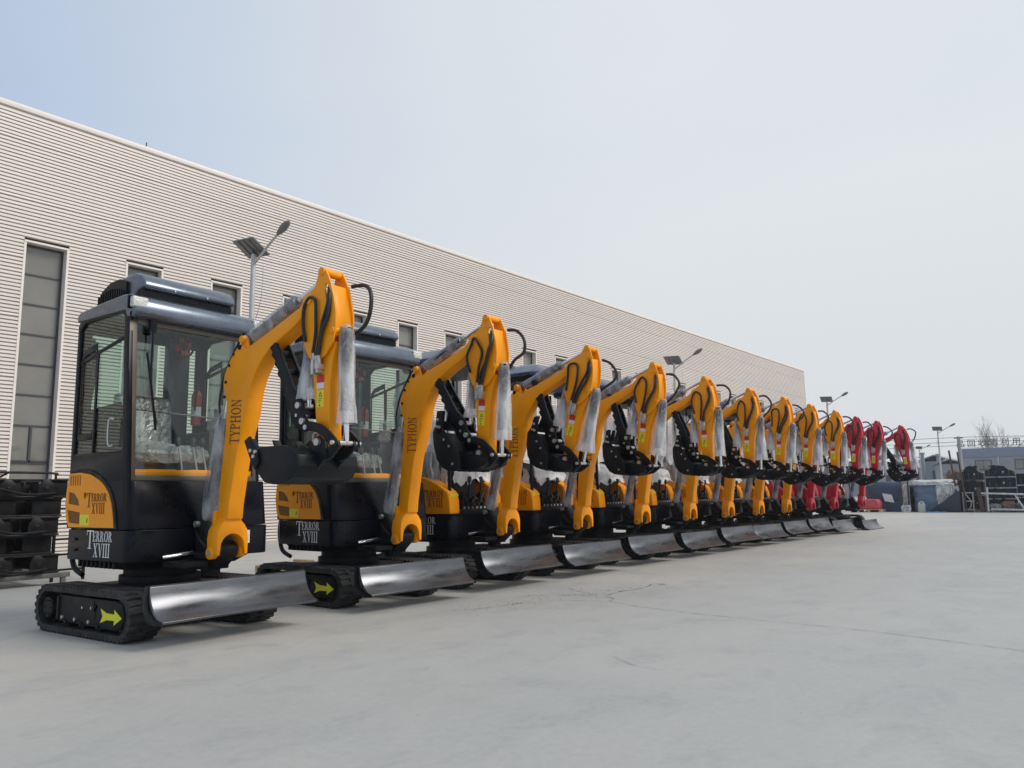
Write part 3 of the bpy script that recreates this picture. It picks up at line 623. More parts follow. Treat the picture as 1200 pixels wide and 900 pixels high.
        for f_, l in ((-.27, -.44), (-.27, .56), (-1.02, -.44), (-1.02, .56)):
            z0 = .81 if f_ > -.5 else 1.15
            q = MB(mach); q.tube([(f_, l, z0), (f_ - .02, l, 1.6), (f_ - .05, l * .97, 2.38)], .019, 8, 5); ps = q.build('canopy_post', M['black'], root)
            q = MB(mach); wrap(q, (f_, l, 1.45 if f_ > -.5 else 1.25), (f_ - .05, l * .97, 2.24), .036, 50 + int(100 * (f_ + l)), jit=.07, fold=.16, amp=.25); q.build('plastic_cover', M['film'], ps, ang=60)
        q = MB(mach)
        def lp(d, z, k): return [(p[0], p[1], z + k * (1 - (1.8 * (p[1] - .06)) ** 2)) for p in rr(-1.12 + d, -.12 - d, -.5 + d, .62 - d, .16 - d * .5, .16 - d * .5, 6)]
        q.loft([lp(.02, 2.405, 0), lp(-.02, 2.415, 0), lp(-.02, 2.445, 0), lp(.02, 2.475, .01), lp(.09, 2.505, .015), lp(.15, 2.545, .02), lp(.22, 2.565, .025), lp(.34, 2.572, .025)])
        cr = q.build('canopy_roof', M['canopy'], root, ang=50)
        q = MB(mach); q.loft([lp(.07, 2.35, 0), lp(.05, 2.403, 0)]); q.build('roof_lining', M['dark'], cr)
        q = MB(mach)
        drape(q, [[(-1.05, -.45, 2.25), (-.45, -.46, 2.10)], [(-1.06, -.48, 1.65), (-.42, -.47, 1.55)], [(-1.0, -.50, 1.16), (-.36, -.49, 1.12)]], 91, nv=28, fold=.025, ragged=.05)
        q.build('plastic_sheet', M['film'], root, ang=80)
    # ---------------- swing bracket and boom
    s = MB(mach); s.box(-.25, .02, BP - .10, BP + .10, .52, .56); s.box(-.25, .02, BP - .10, BP + .10, .44, .48)
    s.cyl((-.06, BP, .40), (-.06, BP, .66), .07); s.prism([(-.12, .44), (.02, .44), (.14, .54), (.16, .60), (.10, .64), (.0, .66), (-.06, .78), (-.12, .80), (-.16, .72), (-.14, .6)], BP - .078, BP + .078)
    s.box(-.2, .06, BP - .3, BP - .10, .47, .51)
    sb = s.build('swing_bracket', M['dark'], root, bev=.006)
    s = MB(mach); s.cyl((.115, BP - .145, .565), (.115, BP + .145, .565), .019); s.build('pin', M['zinc'], sb); s = MB(mach); s.cyl((-.11, BP - .11, .765), (-.11, BP + .11, .765), .022); s.build('pin', M['zinc'], sb)
    s = MB(mach); s.cyl((-.17, -.27, .535), (-.14, BP - .10, .555), .020); s.build('swing_cylinder', M['chrome'], sb)
    s = MB(mach); s.box(-.19, -.188, .40, .48, .60, .70); s.build('white_sticker', M['white'], sb)
    b = MB(mach); b.prism(BOOM, BP - .066, BP + .066)
    bo = b.build('boom', P, root, bev=.010, seg=2, ang=40)
    b = MB(mach)
    arch = [(-.064, .83), (-.068, .79), (-.095, .765), (-.122, .725), (-.132, .66), (-.128, .55), (-.105, .545), (-.097, .60)]
    arch += [(-.097 * math.cos(t_), .605 + .092 * math.sin(t_)) for t_ in [math.pi * i / 10 for i in range(11)]]
    arch += [(.097, .60), (.105, .545), (.128, .55), (.132, .66), (.122, .725), (.095, .765), (.068, .79), (.064, .83)]
    b.prism([(BP + p[0], p[1]) for p in arch], .075, .195, 'F')
    for sg in (-1, 1): b.cyl((.115, BP + sg * .090, .565), (.115, BP + sg * .138, .565), .045, n=20)
    b.box(.068, .10, BP - .09, BP - .05, .74, .86)
    b.build('boom_fork', P, bo, bev=.006)
    # weld bosses and side ribs on the knee, bolts on the rear edge
    for pl in (BP - .067, BP + .067):
        sg = -1 if pl < BP else 1
        for x, z in ((.125, 1.69), (.135, 1.80), (.17, 1.92), (.215, 2.0), (.285, 2.045)):
            b = MB(mach); b.cyl((x, pl + sg * .004, z), (x, pl - sg * .004, z), .012 if z < 2.04 else .02, n=10); b.build('bolt', M['bucket'], bo)
    t = MB(mach)
    o_ = Vector((.318, BP - .0670, 1.335)); up = Vector((.035, 0, 1)).normalized(); lf = Vector((-1, 0, .035)).normalized()
    word(t, 'TYPHON', o_, up, lf, .112, .54, .05)
    t.build('dark_lettering', M['brown'], bo)
    t = MB(mach)
    t.cyl((.31, BP - .075, 2.10), (.31, BP + .075, 2.10), .028)
    t.prism([(.27, 2.0), (.27, 2.11), (.31, 2.135), (.35, 2.11), (.38, 2.0)], BP - .05, BP - .035); t.prism([(.27, 2.0), (.27, 2.11), (.31, 2.135), (.35, 2.11), (.38, 2.0)], BP + .035, BP + .05)
    t.build('cylinder_lug', P, bo, bev=.003)
    # cylinders wrapped in film
    def cylinder(name, p0, p1, r, frac, seed, wr, parent=root, wend=None, fm='film', flare=0.):
        c = MB(mach); p0, p1 = Vector(p0), Vector(p1); c.cyl(p0, p0.lerp(p1, frac), r, n=18); c.cyl(p0.lerp(p1, frac - .03), p0.lerp(p1, frac + .01), r * 1.15, n=18)
        o = c.build(name, M['barrel' if fm == 'dfilm' else 'bucket'], parent, bev=.004)
        c = MB(mach); c.cyl(p0.lerp(p1, frac), p1, r * .5, n=14); rod = c.build('rod', M['chrome'], o)
        c = MB(mach); wrap(c, p0.lerp(p1, -.02), p0.lerp(p1, wend or frac + .06), wr, seed, flare=flare); c.build('plastic_cover', M[fm], o, ang=60)
        return o
    cylinder('boom_cylinder', (-.11, BP, .78), (.09, BP, 1.72), .040, .80, 61, .058, fm='dfilm')
    ac_ = cylinder('arm_cylinder', (.31, BP, 2.10), (1.172, BP, 2.455), .040, .60, 62, .050, fm='dfilm')
    # arm
    a = MB(mach)
    hole = [(1.215, 2.365), (1.235, 2.36), (1.262, 2.30), (1.262, 2.19), (1.248, 2.12), (1.235, 2.19), (1.215, 2.29), (1.205, 2.33)]
    full = ARM_REAR + ARM_FRONT
    head_ = [p for p in ARM_REAR if p[1] > 1.95] + [(1.06, 1.88), (1.13, 1.84), (1.22, 1.88)] + [p for p in ARM_FRONT if p[1] > 1.95]
    for l in (BP - .077, BP + .077): a.prism(head_, l - .008, l + .008, 'L', [hole])
    mid = [p for p in ARM_REAR if p[1] < 1.97] + [p for p in ARM_FRONT if p[1] < 2.0] + [(1.19, 2.0), (1.10, 2.0)]
    a.prism(mid, BP - .054, BP + .054)
    a.prism([(1.296, 2.01), (1.305, 2.09), (1.300, 2.156), (1.280, 2.25), (1.246, 2.36), (1.225, 2.355), (1.26, 2.24), (1.285, 2.15), (1.285, 2.06), (1.275, 2.0)], BP - .0695, BP + .0695)
    for x, z, r in ((1.175, 2.455, .030), (PIV[0], PIV[1], .035), (1.28, 2.04, .028)): a.cyl((x, BP - .094, z), (x, BP + .094, z), r, n=18)
    a.cyl((PIN[0], BP - .085, PIN[1]), (PIN[0], BP + .085, PIN[1]), .045, n=20)
    ar = a.build('arm', P, root, bev=.004)
    a = MB(mach)
    l = BP - .0565
    a.box(1.115, 1.185, l, l + .002, 1.705, 1.755); ws = a.build('red_sticker', M['red_label'], ar)
    a = MB(mach); a.box(1.115, 1.185, l, l + .002, 1.665, 1.704); a.build('white_sticker', M['white'], ar)
    a = MB(mach); a.box(1.118, 1.186, l, l + .002, 1.54, 1.655); ws = a.build('warning_sticker', M['yel_label'], ar)
    a = MB(mach)
    a.prism([(1.135, 1.61), (1.17, 1.61), (1.1525, 1.645)], l - .001, l, 'L', [[(1.143, 1.614), (1.162, 1.614), (1.1525, 1.634)]])
    for i in range(3): a.box(1.13, 1.172 - .01 * i, l - .001, l, 1.595 - .012 * i, 1.599 - .012 * i)
    a.box(1.14, 1.15, l - .001, l, 1.545, 1.56)
    a.build('sticker_symbol', M['brown'], ar)
    # hoses over the arm head
    hs = [[(1.035, -.045, 1.99), (1.015, -.055, 2.12), (1.03, -.055, 2.235), (1.075, -.055, 2.29), (1.13, -.055, 2.25), (1.150, -.055, 2.15), (1.14, -.055, 2.03), (1.125, -.055, 1.90)],
          [(1.235, -.02, 2.34), (1.262, -.045, 2.26), (1.25, -.06, 2.14), (1.20, -.06, 2.01), (1.175, -.055, 1.88)],
          [(1.22, -.01, 2.32), (1.245, -.04, 2.22), (1.22, -.055, 2.10), (1.175, -.055, 1.98), (1.155, -.05, 1.88)],
          [(1.28, .14, 2.37), (1.38, .15, 2.36), (1.455, .15, 2.28), (1.45, .15, 2.18), (1.38, .15, 2.10), (1.31, .145, 2.03)]]
    hr = random.Random(SO + 3)
    for i, h_ in enumerate(hs):
        a = MB(mach); a.tube([tuple(c_ + hr.uniform(-.012, .012) * (0 < q_ < len(h_) - 1) for c_ in p_) for q_, p_ in enumerate(h_)], .014 if i in (1, 3) else .0115, 8, 6); a.build('hose', M['hose'], ar)
    a = MB(mach)
    for x, z in ((1.125, 1.90), (1.175, 1.88), (1.155, 1.87)): a.cyl((x, -.050, z + .01), (x, -.040, z - .06), .012, n=10); a.cyl((x, -.048, z - .02), (x, -.044, z - .045), .017, n=6)
    a.box(1.11, 1.185, -.060, -.005, 1.79, 1.825); a.box(1.125, 1.145, -.070, -.005, 1.755, 1.85); a.box(1.15, 1.175, -.055, -.005, 1.765, 1.79)
    a.build('hose_fitting', M['zinc'], ar)
    cylinder('bucket_cylinder', (1.335, BP, 2.06), (1.345, BP, 1.30), .038, .72, 63, .052, wend=.84, flare=.55)
    cylinder('thumb_cylinder', (1.00, BP - .01, 2.03), (.985, BP - .01, 1.56), .034, .72, 64, .052, wend=.90, flare=.45)
    # linkage
    a = MB(mach)
    for l in (BP - .10, BP + .10):
        a.prism([(1.05, 1.43), (1.12, 1.445), (1.22, 1.42), (1.30, 1.37), (1.36, 1.32), (1.36, 1.27), (1.32, 1.27), (1.25, 1.33), (1.18, 1.37), (1.10, 1.385), (1.05, 1.375)], l - .011, l + .011)
        a.prism([(1.36, 1.31), (1.37, 1.27), (1.30, 1.20), (1.18, 1.17), (1.10, 1.18), (1.09, 1.22), (1.15, 1.24), (1.26, 1.26), (1.32, 1.31)], l - .018 + .03 * (1 if l < BP else -1), l + .004 + .03 * (1 if l < BP else -1))
    lk = a.build('bucket_linkage', M['bucket'], root, bev=.004)
    a = MB(mach)
    for x, z, r, w_ in ((1.075, 1.408, .017, .118), (1.342, 1.295, .015, .125), (PIN[0], PIN[1], .024, .12), (1.125, 1.21, .016, .115)):
        a = MB(mach); a.cyl((x, BP - w_, z), (x, BP + w_, z), r, n=14); a.build('pin', M['zinc'], lk)
    bk = make_bucket(root, wide=False)
    # thumb
    a = MB(mach)
    rear = [(.60, 2.045), (.625, 2.00), (.655, 1.965), (.645, 1.945), (.69, 1.90), (.68, 1.875), (.725, 1.83), (.715, 1.80), (.76, 1.755), (.75, 1.725), (.79, 1.68), (.785, 1.65), (.82, 1.61), (.82, 1.57), (.86, 1.53), (.87, 1.47), (.92, 1.41)]
    front_ = [(1.03, 1.40), (1.04, 1.45), (1.00, 1.50), (.99, 1.58), (.95, 1.63), (.89, 1.69), (.83, 1.80), (.76, 1.92), (.70, 2.02), (.66, 2.055), (.62, 2.06)]
    for l in (BP - .055, BP + .055): a.prism(rear + front_, l - .010, l + .010)
    for x, z in ((.69, 1.96), (.76, 1.82), (.83, 1.70), (.9, 1.58)): a.box(x - .02, x + .02, BP - .05, BP + .05, z - .02, z + .02)
    th = a.build('thumb', M['bucket'], root, bev=.003)
    a = MB(mach)
    for x, z, r, w_ in ((.955, 1.565, .022, .085), (1.00, 1.455, .022, .085), (.93, 1.50, .012, .072)):
        a = MB(mach); a.cyl((x, BP - w_, z), (x, BP + w_, z), r, n=14); a.build('pin', M['zinc'], th)
    # hoses at the boom foot
    for pts in ([(-.11, BP - .05, .80), (-.14, BP - .07, .72), (-.08, BP - .09, .66), (-.01, BP - .08, .60)], [(.04, BP - .02, 1.50), (.0, BP - .02, 1.66), (.05, BP - .02, 1.86), (.16, BP - .02, 2.03), (.25, BP - .03, 2.12), (.30, BP - .04, 2.16)]):
        a = MB(mach); a.tube(pts, .009, 6, 6); a.build('hose', M['hose'], bo)
    return root

ROT_ARM = {'arm', 'bucket_cylinder', 'thumb_cylinder', 'bucket_linkage', 'bucket', 'thumb'}
def stem(n): return n.split('.')[0]
def rot_about(ang, p):           # ang in degrees, positive lifts towards the front
    c = mach((p[0], 0, p[1]))
    return Matrix.Translation(c) @ Matrix.Rotation(-R(ang), 4, 'X') @ Matrix.Translation(-c)
def pose(root, arm=0., bucket=0., thumb=0., blade=0.):
    A = rot_about(arm, PIV)
    for ch in root.children:
        s = stem(ch.name)
        if s in ROT_ARM:
            m_ = A.copy()
            if s == 'bucket': m_ = A @ rot_about(bucket, PIN)
            if s == 'thumb': m_ = A @ rot_about(thumb, (1.0, 1.455))
            ch.matrix_local = m_
        elif s == 'arm_cylinder':
            lug = Vector((1.172 - PIV[0], 2.455 - PIV[1])); a = R(arm)
            l2 = Vector((lug.x * math.cos(a) - lug.y * math.sin(a) + PIV[0], lug.x * math.sin(a) + lug.y * math.cos(a) + PIV[1]))
            d0 = math.atan2(2.455 - 2.10, 1.172 - .31); d1 = math.atan2(l2.y - 2.10, l2.x - .31)
            ch.matrix_local = rot_about(math.degrees(d1 - d0), (.31, 2.10))
        elif s == 'blade' and blade: ch.location.z = blade
def repaint(root, a, b):
    def go(o):
        if o.type == 'MESH' and o.data.materials and o.data.materials[0] == a:
            o.material_slots[0].link = 'OBJECT'; o.material_slots[0].material = b
        for c in o.children: go(c)
    go(root)

rows = [ # x, y, yaw, arm, bucket, thumb, blade, label
 (3.172, 5.366, 3.8, 0, 0, 0, 0, 'glass-cabbed yellow mini excavator with arrowed track, nearest in the row'),
 (5.033, 5.443, -.7, -4, 4, 8, -.03, 'glass-cabbed yellow mini excavator standing second in the row'),
 (6.609, 5.526, 2.3, -14.5, 2, 4, 0, 'open-canopy yellow mini excavator standing right beside the second glass cab'),
 (8.108, 5.556, -.2, -11, 8, 0, -.03, 'second open-canopy yellow mini excavator counted from the glass cabs'),
 (9.742, 5.654, -.3, -1, -4, -5, -.02, 'third open-canopy yellow mini excavator counted from the glass cabs'),
 (11.242, 5.665, .9, -3.5, 6, -3, -.04, 'fourth open-canopy yellow mini excavator counted from the glass cabs'),
 (12.66, 5.66, -.4, -7, 12, 2, -.02, 'fifth open-canopy yellow mini excavator, third from the first red one'),
 (14.10, 5.70, -1.5, -6.5, 30, 0, -.04, 'second to last yellow mini excavator in the row'),
 (15.614, 5.726, .4, -4, 36, 3, -.03, 'last yellow mini excavator in the row, beside a red one'),
 (17.213, 5.777, -.4, -5, 24, 0, -.03, 'red mini excavator standing next to the last yellow one'),
 (18.63, 5.72, -2., -6.5, 34, 4, -.11, 'red mini excavator in the middle of the three red ones'),
 (20.712, 5.674, -.4, 5.5, 6, -6, -.165, 'red mini excavator at the far end of the row')]
protos = {}; finals = []
for i, (x, y, yaw, arm, bk, th, bl, lab) in enumerate(rows):
    cab = i < 2
    key = (cab, i % 2 if cab else i % 4)
    if key not in protos: SO = i; o = protos[key] = make_excavator(cab, 'yellow')
    else: o = copy_tree(protos[key])
    a = R(yaw); fwd = Vector((math.sin(a), -math.cos(a), 0))
    o.location = Vector((x, y, 0)) - fwd * .6; o.rotation_euler.z = a
    tag(o, lab, 'mini excavator', 'mini excavators parked side by side in a row')
    fin = (o, i >= 9, (arm, bk, th, bl)); finals.append(fin)
    if i == 0: first = o
for o, isred, ps_ in finals:
    pose(o, *ps_)
    if isred: repaint(o, M['yellow'], M['red'])
# the nearest machine carries a wider, flatter bucket
for c in [c for c in first.children if stem(c.name) == 'bucket']:
    for g in list(c.children): bpy.data.objects.remove(g)
    bpy.data.objects.remove(c)
make_bucket(first, wide=True)

# ------------------------------------------------------------------ ground
def ground_mat():
    m = bpy.data.materials.new('concrete_yard'); nt = nodes_of(m); N = nt.nodes; L = nt.links
    out = N.new('ShaderNodeOutputMaterial'); b = N.new('ShaderNodeBsdfPrincipled'); L.new(b.outputs[0], out.inputs[0])
    tc = N.new('ShaderNodeTexCoord')
    def noise(s, d=8, r=.6, dist=0., sc=None):
        n = N.new('ShaderNodeTexNoise'); n.inputs['Scale'].default_value = s; n.inputs['Detail'].default_value = d; n.inputs['Roughness'].default_value = r; n.inputs['Distortion'].default_value = dist
        if sc:
            mp = N.new('ShaderNodeMapping'); mp.inputs['Scale'].default_value = sc; L.new(tc.outputs['Object'], mp.inputs[0]); L.new(mp.outputs[0], n.inputs[0])
        else: L.new(tc.outputs['Object'], n.inputs[0])
        return n.outputs[0]
    def rng(s, a, b_, c=0., d=1.):
        r = N.new('ShaderNodeMapRange'); r.inputs[1].default_value = a; r.inputs[2].default_value = b_; r.inputs[3].default_value = c; r.inputs[4].default_value = d
        L.new(s, r.inputs[0]); return r.outputs[0]
    def mix(f, a, b_, mode='MIX'):
        x = N.new('ShaderNodeMix'); x.data_type = 'RGBA'; x.blend_type = mode
        for inp, v in ((0, f), (6, a), (7, b_)):
            if hasattr(v, 'links'): L.new(v, x.inputs[inp])
            else: x.inputs[inp].default_value = v if inp == 0 else (*v, 1)
        return x.outputs[2]
    sx = N.new('ShaderNodeSeparateXYZ'); L.new(tc.outputs['Object'], sx.inputs[0])
    ad = N.new('ShaderNodeMath'); ad.operation = 'MULTIPLY_ADD'; ad.inputs[1].default_value = 1.6; L.new(noise(.9, 4), ad.inputs[0]); L.new(sx.outputs[1], ad.inputs[2])
    near = rng(ad.outputs[0], 4.3, 5.3)
    c = mix(near, (.405, .40, .38), (.455, .432, .39))
    c = mix(rng(noise(.35, 6, .6), .35, .65), c, (.355, .357, .345))
    c = mix(rng(noise(1.7, 9, .7, .4, (1, 1.6, 1)), .50, .66, 0, .6), c, (.30, .308, .305))
    c = mix(rng(noise(.8, 9, .75, 1.0), .60, .75, 0, .35), c, (.49, .485, .46))
    c = mix(rng(noise(90, 3, .7), .62, .8, 0, .35), c, (.28, .28, .28))
    c = mix(rng(noise(22, 6, .7), .35, .7, 0, .22), c, (.54, .54, .52))
    L.new(c, b.inputs['Base Color']); b.inputs['Specular IOR Level'].default_value = .35
    L.new(rng(noise(2.2, 8, .7), .3, .7, .50, .80), b.inputs['Roughness'])
    bp = N.new('ShaderNodeBump'); bp.inputs['Strength'].default_value = .35; bp.inputs['Distance'].default_value = .004
    L.new(noise(45, 8, .7), bp.inputs['Height']); L.new(bp.outputs[0], b.inputs['Normal'])
    return m
g = MB(); g.add([(-150, -250, 0), (450, -250, 0), (450, 250, 0), (-150, 250, 0)], [(0, 1, 2, 3)])
tag(g.build('ground', ground_mat()), kind='structure')

# cracks in the concrete: thin open joints lying on the slab
crack_m = mat('crack_dirt', (.07, .07, .068), .9, var=.4, scale=30)
def crack(pts, w, seed, name='ground_crack'):
    rnd = random.Random(seed); P = []
    for i in range(len(pts) - 1):
        a, b = Vector(pts[i]), Vector(pts[i + 1]); k = max(2, int((b - a).length / .05))
        for j in range(k): P.append(a.lerp(b, j / k) + Vector((rnd.uniform(-.008, .008), rnd.uniform(-.008, .008))))
    P.append(Vector(pts[-1])); vs = []; mb = MB()
    for i, p in enumerate(P):
        d = (P[min(i + 1, len(P) - 1)] - P[max(i - 1, 0)]).normalized(); n = Vector((-d.y, d.x)); ww = w * 1.15 * rnd.uniform(.15, 1.4) * (.1 if i in (0, len(P) - 1) else 1)
        vs += [(p.x + n.x * ww, p.y + n.y * ww, .004), (p.x - n.x * ww, p.y - n.y * ww, .004)]
    mb.add(vs, [(2 * i, 2 * i + 1, 2 * i + 3, 2 * i + 2) for i in range(len(P) - 1)])
    return mb
cr = crack([(6.45, 4.05), (6.30, 3.88), (6.11, 3.80), (5.98, 3.45), (5.88, 2.9), (5.84, 2.28), (5.83, 1.8), (5.80, 1.50), (5.65, .83), (5.5, .2)], .0022, 1)
for k_, (ps, w_) in enumerate([([(6.11, 3.82), (5.95, 4.2), (5.6, 4.4), (5.1, 4.5)], .003), ([(6.3, 3.9), (6.35, 4.3), (6.1, 4.6), (5.9, 4.75)], .003), ([(6.45, 4.05), (6.8, 4.1), (7.1, 4.05), (7.45, 4.12)], .004), ([(6.4, 4.1), (6.55, 4.4), (6.75, 4.7)], .0025), ([(5.2, 4.45), (4.9, 4.6), (4.75, 4.62)], .0025), ([(7.4, 4.1), (7.55, 4.02), (7.62, 4.1), (7.5, 4.16), (7.4, 4.1)], .006),
     ([(4.1, 2.55), (3.95, 2.30), (3.93, 2.1)], .0015)]):
    c2 = crack(ps, w_, 10 + k_); o_ = len(cr.v); cr.v += c2.v; cr.f += [tuple(i + o_ for i in f) for f in c2.f]
tag(cr.build('ground_crack', crack_m), kind='structure')
gr = MB(); rnd = random.Random(3)
for i in range(700):
    if i < 300:
        t = rnd.random(); x = 4.9 + 2.5 * t + rnd.gauss(0, .15); y = 4.55 - .45 * t + rnd.gauss(0, .16)
    else: x = rnd.uniform(2.5, 14); y = rnd.uniform(1.0, 4.9)
    s_ = rnd.uniform(.001, .0045) * (1.3 if i < 300 else .7)
    gr.add([(x + rnd.uniform(-s_, s_) * 2, y + rnd.uniform(-s_, s_), .0045), (x + s_, y - s_, .0045), (x + s_ * 1.5, y + s_, .0045), (x - s_ * .5, y + s_, .0045), (x, y, .0045 + s_ * .7)], [(0, 1, 4), (1, 2, 4), (2, 3, 4), (3, 0, 4), (3, 2, 1, 0)])
tag(gr.build('gravel', mat('stone_chips', (.27, .27, .26), .85, var=.4, scale=20)), 'loose stone chips scattered along the cracks in the yard', 'gravel', kind='stuff')

# ------------------------------------------------------------------ warehouse
WY, WX0, WX1, WTOP, WINT, WINB = 15.5, -8., 47.6, 8.17, 5.62, .98
wall_m = mat('pinkish_grey_cladding', (.72, .655, .605), .42, var=.05, scale=.8, metal=0., rvar=.06, stretch=(.15, 1, 1), spec=.4)
trim_m = mat('pale_trim', (.80, .74, .68), .45, var=.04)
wglass = mat('dull_window_glass', (.20, .195, .175), .07, var=.22, scale=.5, spec=.9, rvar=.04, bump=.12, bscale=.9)
wframe = mat('dark_window_frame', (.05, .055, .065), .4, var=.1)
ware = empty('warehouse', (20, WY, 0))
tag(ware, 'long pinkish grey ribbed metal warehouse with tall narrow windows behind the row', 'building')
def off(mb_name_obj):
    mb_name_obj.location = (-20, -WY, 0); return mb_name_obj
NW = [(5.27 + 1.835 * n, 5.27 + 1.835 * n + .69) for n in range(-4, 23)]
w = MB(); pitch = .0683
prof = [(0, 0), (.010, .0), (.0105, .050), (.0560, .046), (.0565, 0), (.0683, 0)]   # height, outward
zt = WTOP - .135; nr = int(zt / pitch)
segs_all = [(WX0, WX1)]
cuts = []; x = WX0
for a, b in NW: cuts.append((x, a - .04)); x = b + .04
cuts.append((x, WX1))
for r in range(nr + 1):
    z0 = zt - (r + 1) * pitch
    if z0 < -.1: break
    spans = cuts if (z0 < WINT + .03 and z0 + pitch > WINB - .05) else segs_all
    pr_ = [(0, 0), (.019, .0), (.0195, .052), (.0560, .046), (.0565, 0), (.0683, 0)] if r % 16 == 7 else prof
    for a, b in spans:
        vs = []
        for h, o_ in pr_: vs += [(a, WY - o_, max(0, z0 + h)), (b, WY - o_, max(0, z0 + h))]
        w.add(vs, [(2 * i, 2 * i + 1, 2 * i + 3, 2 * i + 2) for i in range(len(prof) - 1)])
off(w.build('wall', wall_m, ware, ang=20))
w = MB(); w.box(WX0, WX1, WY - .065, WY + .10, WTOP - .10, WTOP); w.box(WX0, WX1, WY - .012, WY + .08, WTOP - .14, WTOP - .105)
w.box(WX1 + .002, WX1 + .12, WY - .06, WY + .3, 0, WTOP - .003); off(w.build('parapet_trim', trim_m, ware, bev=.004))
w = MB(); w.box(WX0, WX1, WY + .28, WY + 26, 0, WTOP - .3); w.add([(WX0, WY + .1, WTOP - .28), (WX1, WY + .1, WTOP - .28), (WX1, WY + 26, WTOP + 1), (WX0, WY + 26, WTOP + 1)], [(0, 1, 2, 3)])
off(w.build('roof_and_back_walls', wall_m, ware))
w = MB()
for a, b in NW:
    pass
levels = [WINT - .555 * k for k in range(1, 7)] + [1.62, 1.02]
for a, b in NW:
    w = MB()
    # light jamb angles round the opening
    w.box(a - .04, a, WY - .055, WY + .22, WINB, WINT); w.box(b, b + .04, WY - .06, WY + .22, WINB, WINT)
    w.box(a - .04, b + .04, WY - .062, WY + .22, WINT, WINT + .035); w.box(a - .04, b + .04, WY - .075, WY + .22, WINB - .05, WINB)
    fr = off(w.build('window_surround', trim_m, ware))
    w = MB(); y0, y1 = WY + .10, WY + .15
    w.box(a, a + .03, y0, y1, WINB, WINT); w.box(b - .03, b, y0, y1, WINB, WINT)
    w.box(a + .03, b - .03, y0, y1, WINT - .03, WINT); w.box(a + .03, b - .03, y0, y1, WINB, WINB + .03)
    for z in levels: w.box(a + .03, b - .03, y0 + .005, y1, z - .015, z + .015)
    w.box((a + b) / 2 - .02, (a + b) / 2 + .02, y0 - .008, y1, 1.64, levels[5] - .018); w.box(a + .03, b - .03, y0 - .008, y1, 1.64, 1.67)
    wf = w.build('window_frame', wframe, ware); off(wf)
    w = MB(); w.box(a + .002, b - .002, WY + .125, WY + .131, WINB + .001, WINT - .001)
    gl_ = w.build('window_glass', wglass, ware); off(gl_)
# small vent pipe standing on the parapet
w = MB(); w.cyl((7.35, WY - .03, WTOP), (7.35, WY - .03, WTOP + .10), .012, n=8); off(w.build('roof_pin', wframe, ware))

# ------------------------------------------------------------------ solar street lamps
galv = mat('galvanised_pole', (.50, .50, .49), .38, metal=.35, var=.08)
panel_m = mat('solar_panel_back', (.16, .16, .16), .4, var=.15); lampm = mat('lamp_housing', (.16, .155, .145), .4, var=.1)
pv = mat('solar_cells', (.015, .02, .05), .15, coat=.5)
def street_lamp(x, y, rz, hgt=5.6):
    o = empty('street_lamp', (x, y, 0), rz)
    w = MB(); w.cyl((0, 0, 0), (0, 0, hgt), .07, .045, 16); w.cyl((0, 0, 0), (0, 0, .03), .17, n=20); w.build('pole', galv, o)
    w = MB(); w.tube([(0, 0, hgt - .22), (0, -.12, hgt - .14), (0, -.5, hgt + .09), (0, -.80, hgt + .25)], .024, 10, 5); arm = w.build('lamp_arm', galv, o)
    w = MB(); pts = [(0, -.76, hgt + .23), (0, -.82, hgt + .26), (0, -.94, hgt + .32), (0, -1.06, hgt + .38), (0, -1.12, hgt + .41)]
    w.rings(pts, [.025, .05, .075, .06, .02], 12); w.build('lamp_head', lampm, o)
    w = MB(); w.tube([(0, 0, hgt - .65), (.02, .10, hgt - .8), (.02, .07, hgt - .95), (0, .0, hgt - 1.0)], .010, 6, 5); w.tube([(.02, -.3, hgt - .3), (.03, -.25, hgt - .9), (0, -.04, hgt - 1.5)], .007, 6, 5); w.build('cable', galv, o)
    # tilted panel on the pole top
    u = Vector((.78, .1, -.45)).normalized(); v = Vector((-.1, 1, .05)); v = (v - u * v.dot(u)).normalized(); c = Vector((-.05, .0, hgt + .13)); n = u.cross(v)
    w = MB(); w.plate(c - u * .24 - v * .30, u, v, [(0, 0), (.48, 0), (.48, .60), (0, .60)], 0, -.03)
    for s_ in (.15, .30, .45): w.plate(c - u * .24 - v * .30, u, v, [(.02, s_ - .012), (.46, s_ - .012), (.46, s_ + .012), (.02, s_ + .012)], -.03, -.05)
    w.cyl((0, 0, hgt - .02), tuple(c - n * .03), .03, n=10)
    w.build('panel_frame', panel_m, o, bev=.003)
    w = MB(); w.plate(c - u * .24 - v * .30, u, v, [(.01, .01), (.47, .01), (.47, .59), (.01, .59)], .002, .006); w.build('solar_panel', pv, o)
    return o
for (x, y, rz, h, lab) in ((8.35, 13, 0, 5.6, 'solar street lamp on grey pole against the ribbed wall, nearest the camera'), (25.77, 13, 0, 5.6, 'solar street lamp seen against the far half of the ribbed wall'),
    (43.49, 13, 0, 5.7, 'solar street lamp standing near the far corner of the warehouse'), (60.5, 10.85, 0, 4.95, 'solar street lamp against open sky beside the stacked steel'), (92, 18.4, .3, 5.2, 'small distant solar street lamp over the hazy low sheds')):
    tag(street_lamp(x, y, rz, h), lab, 'street lamp', 'solar street lamps along the yard')

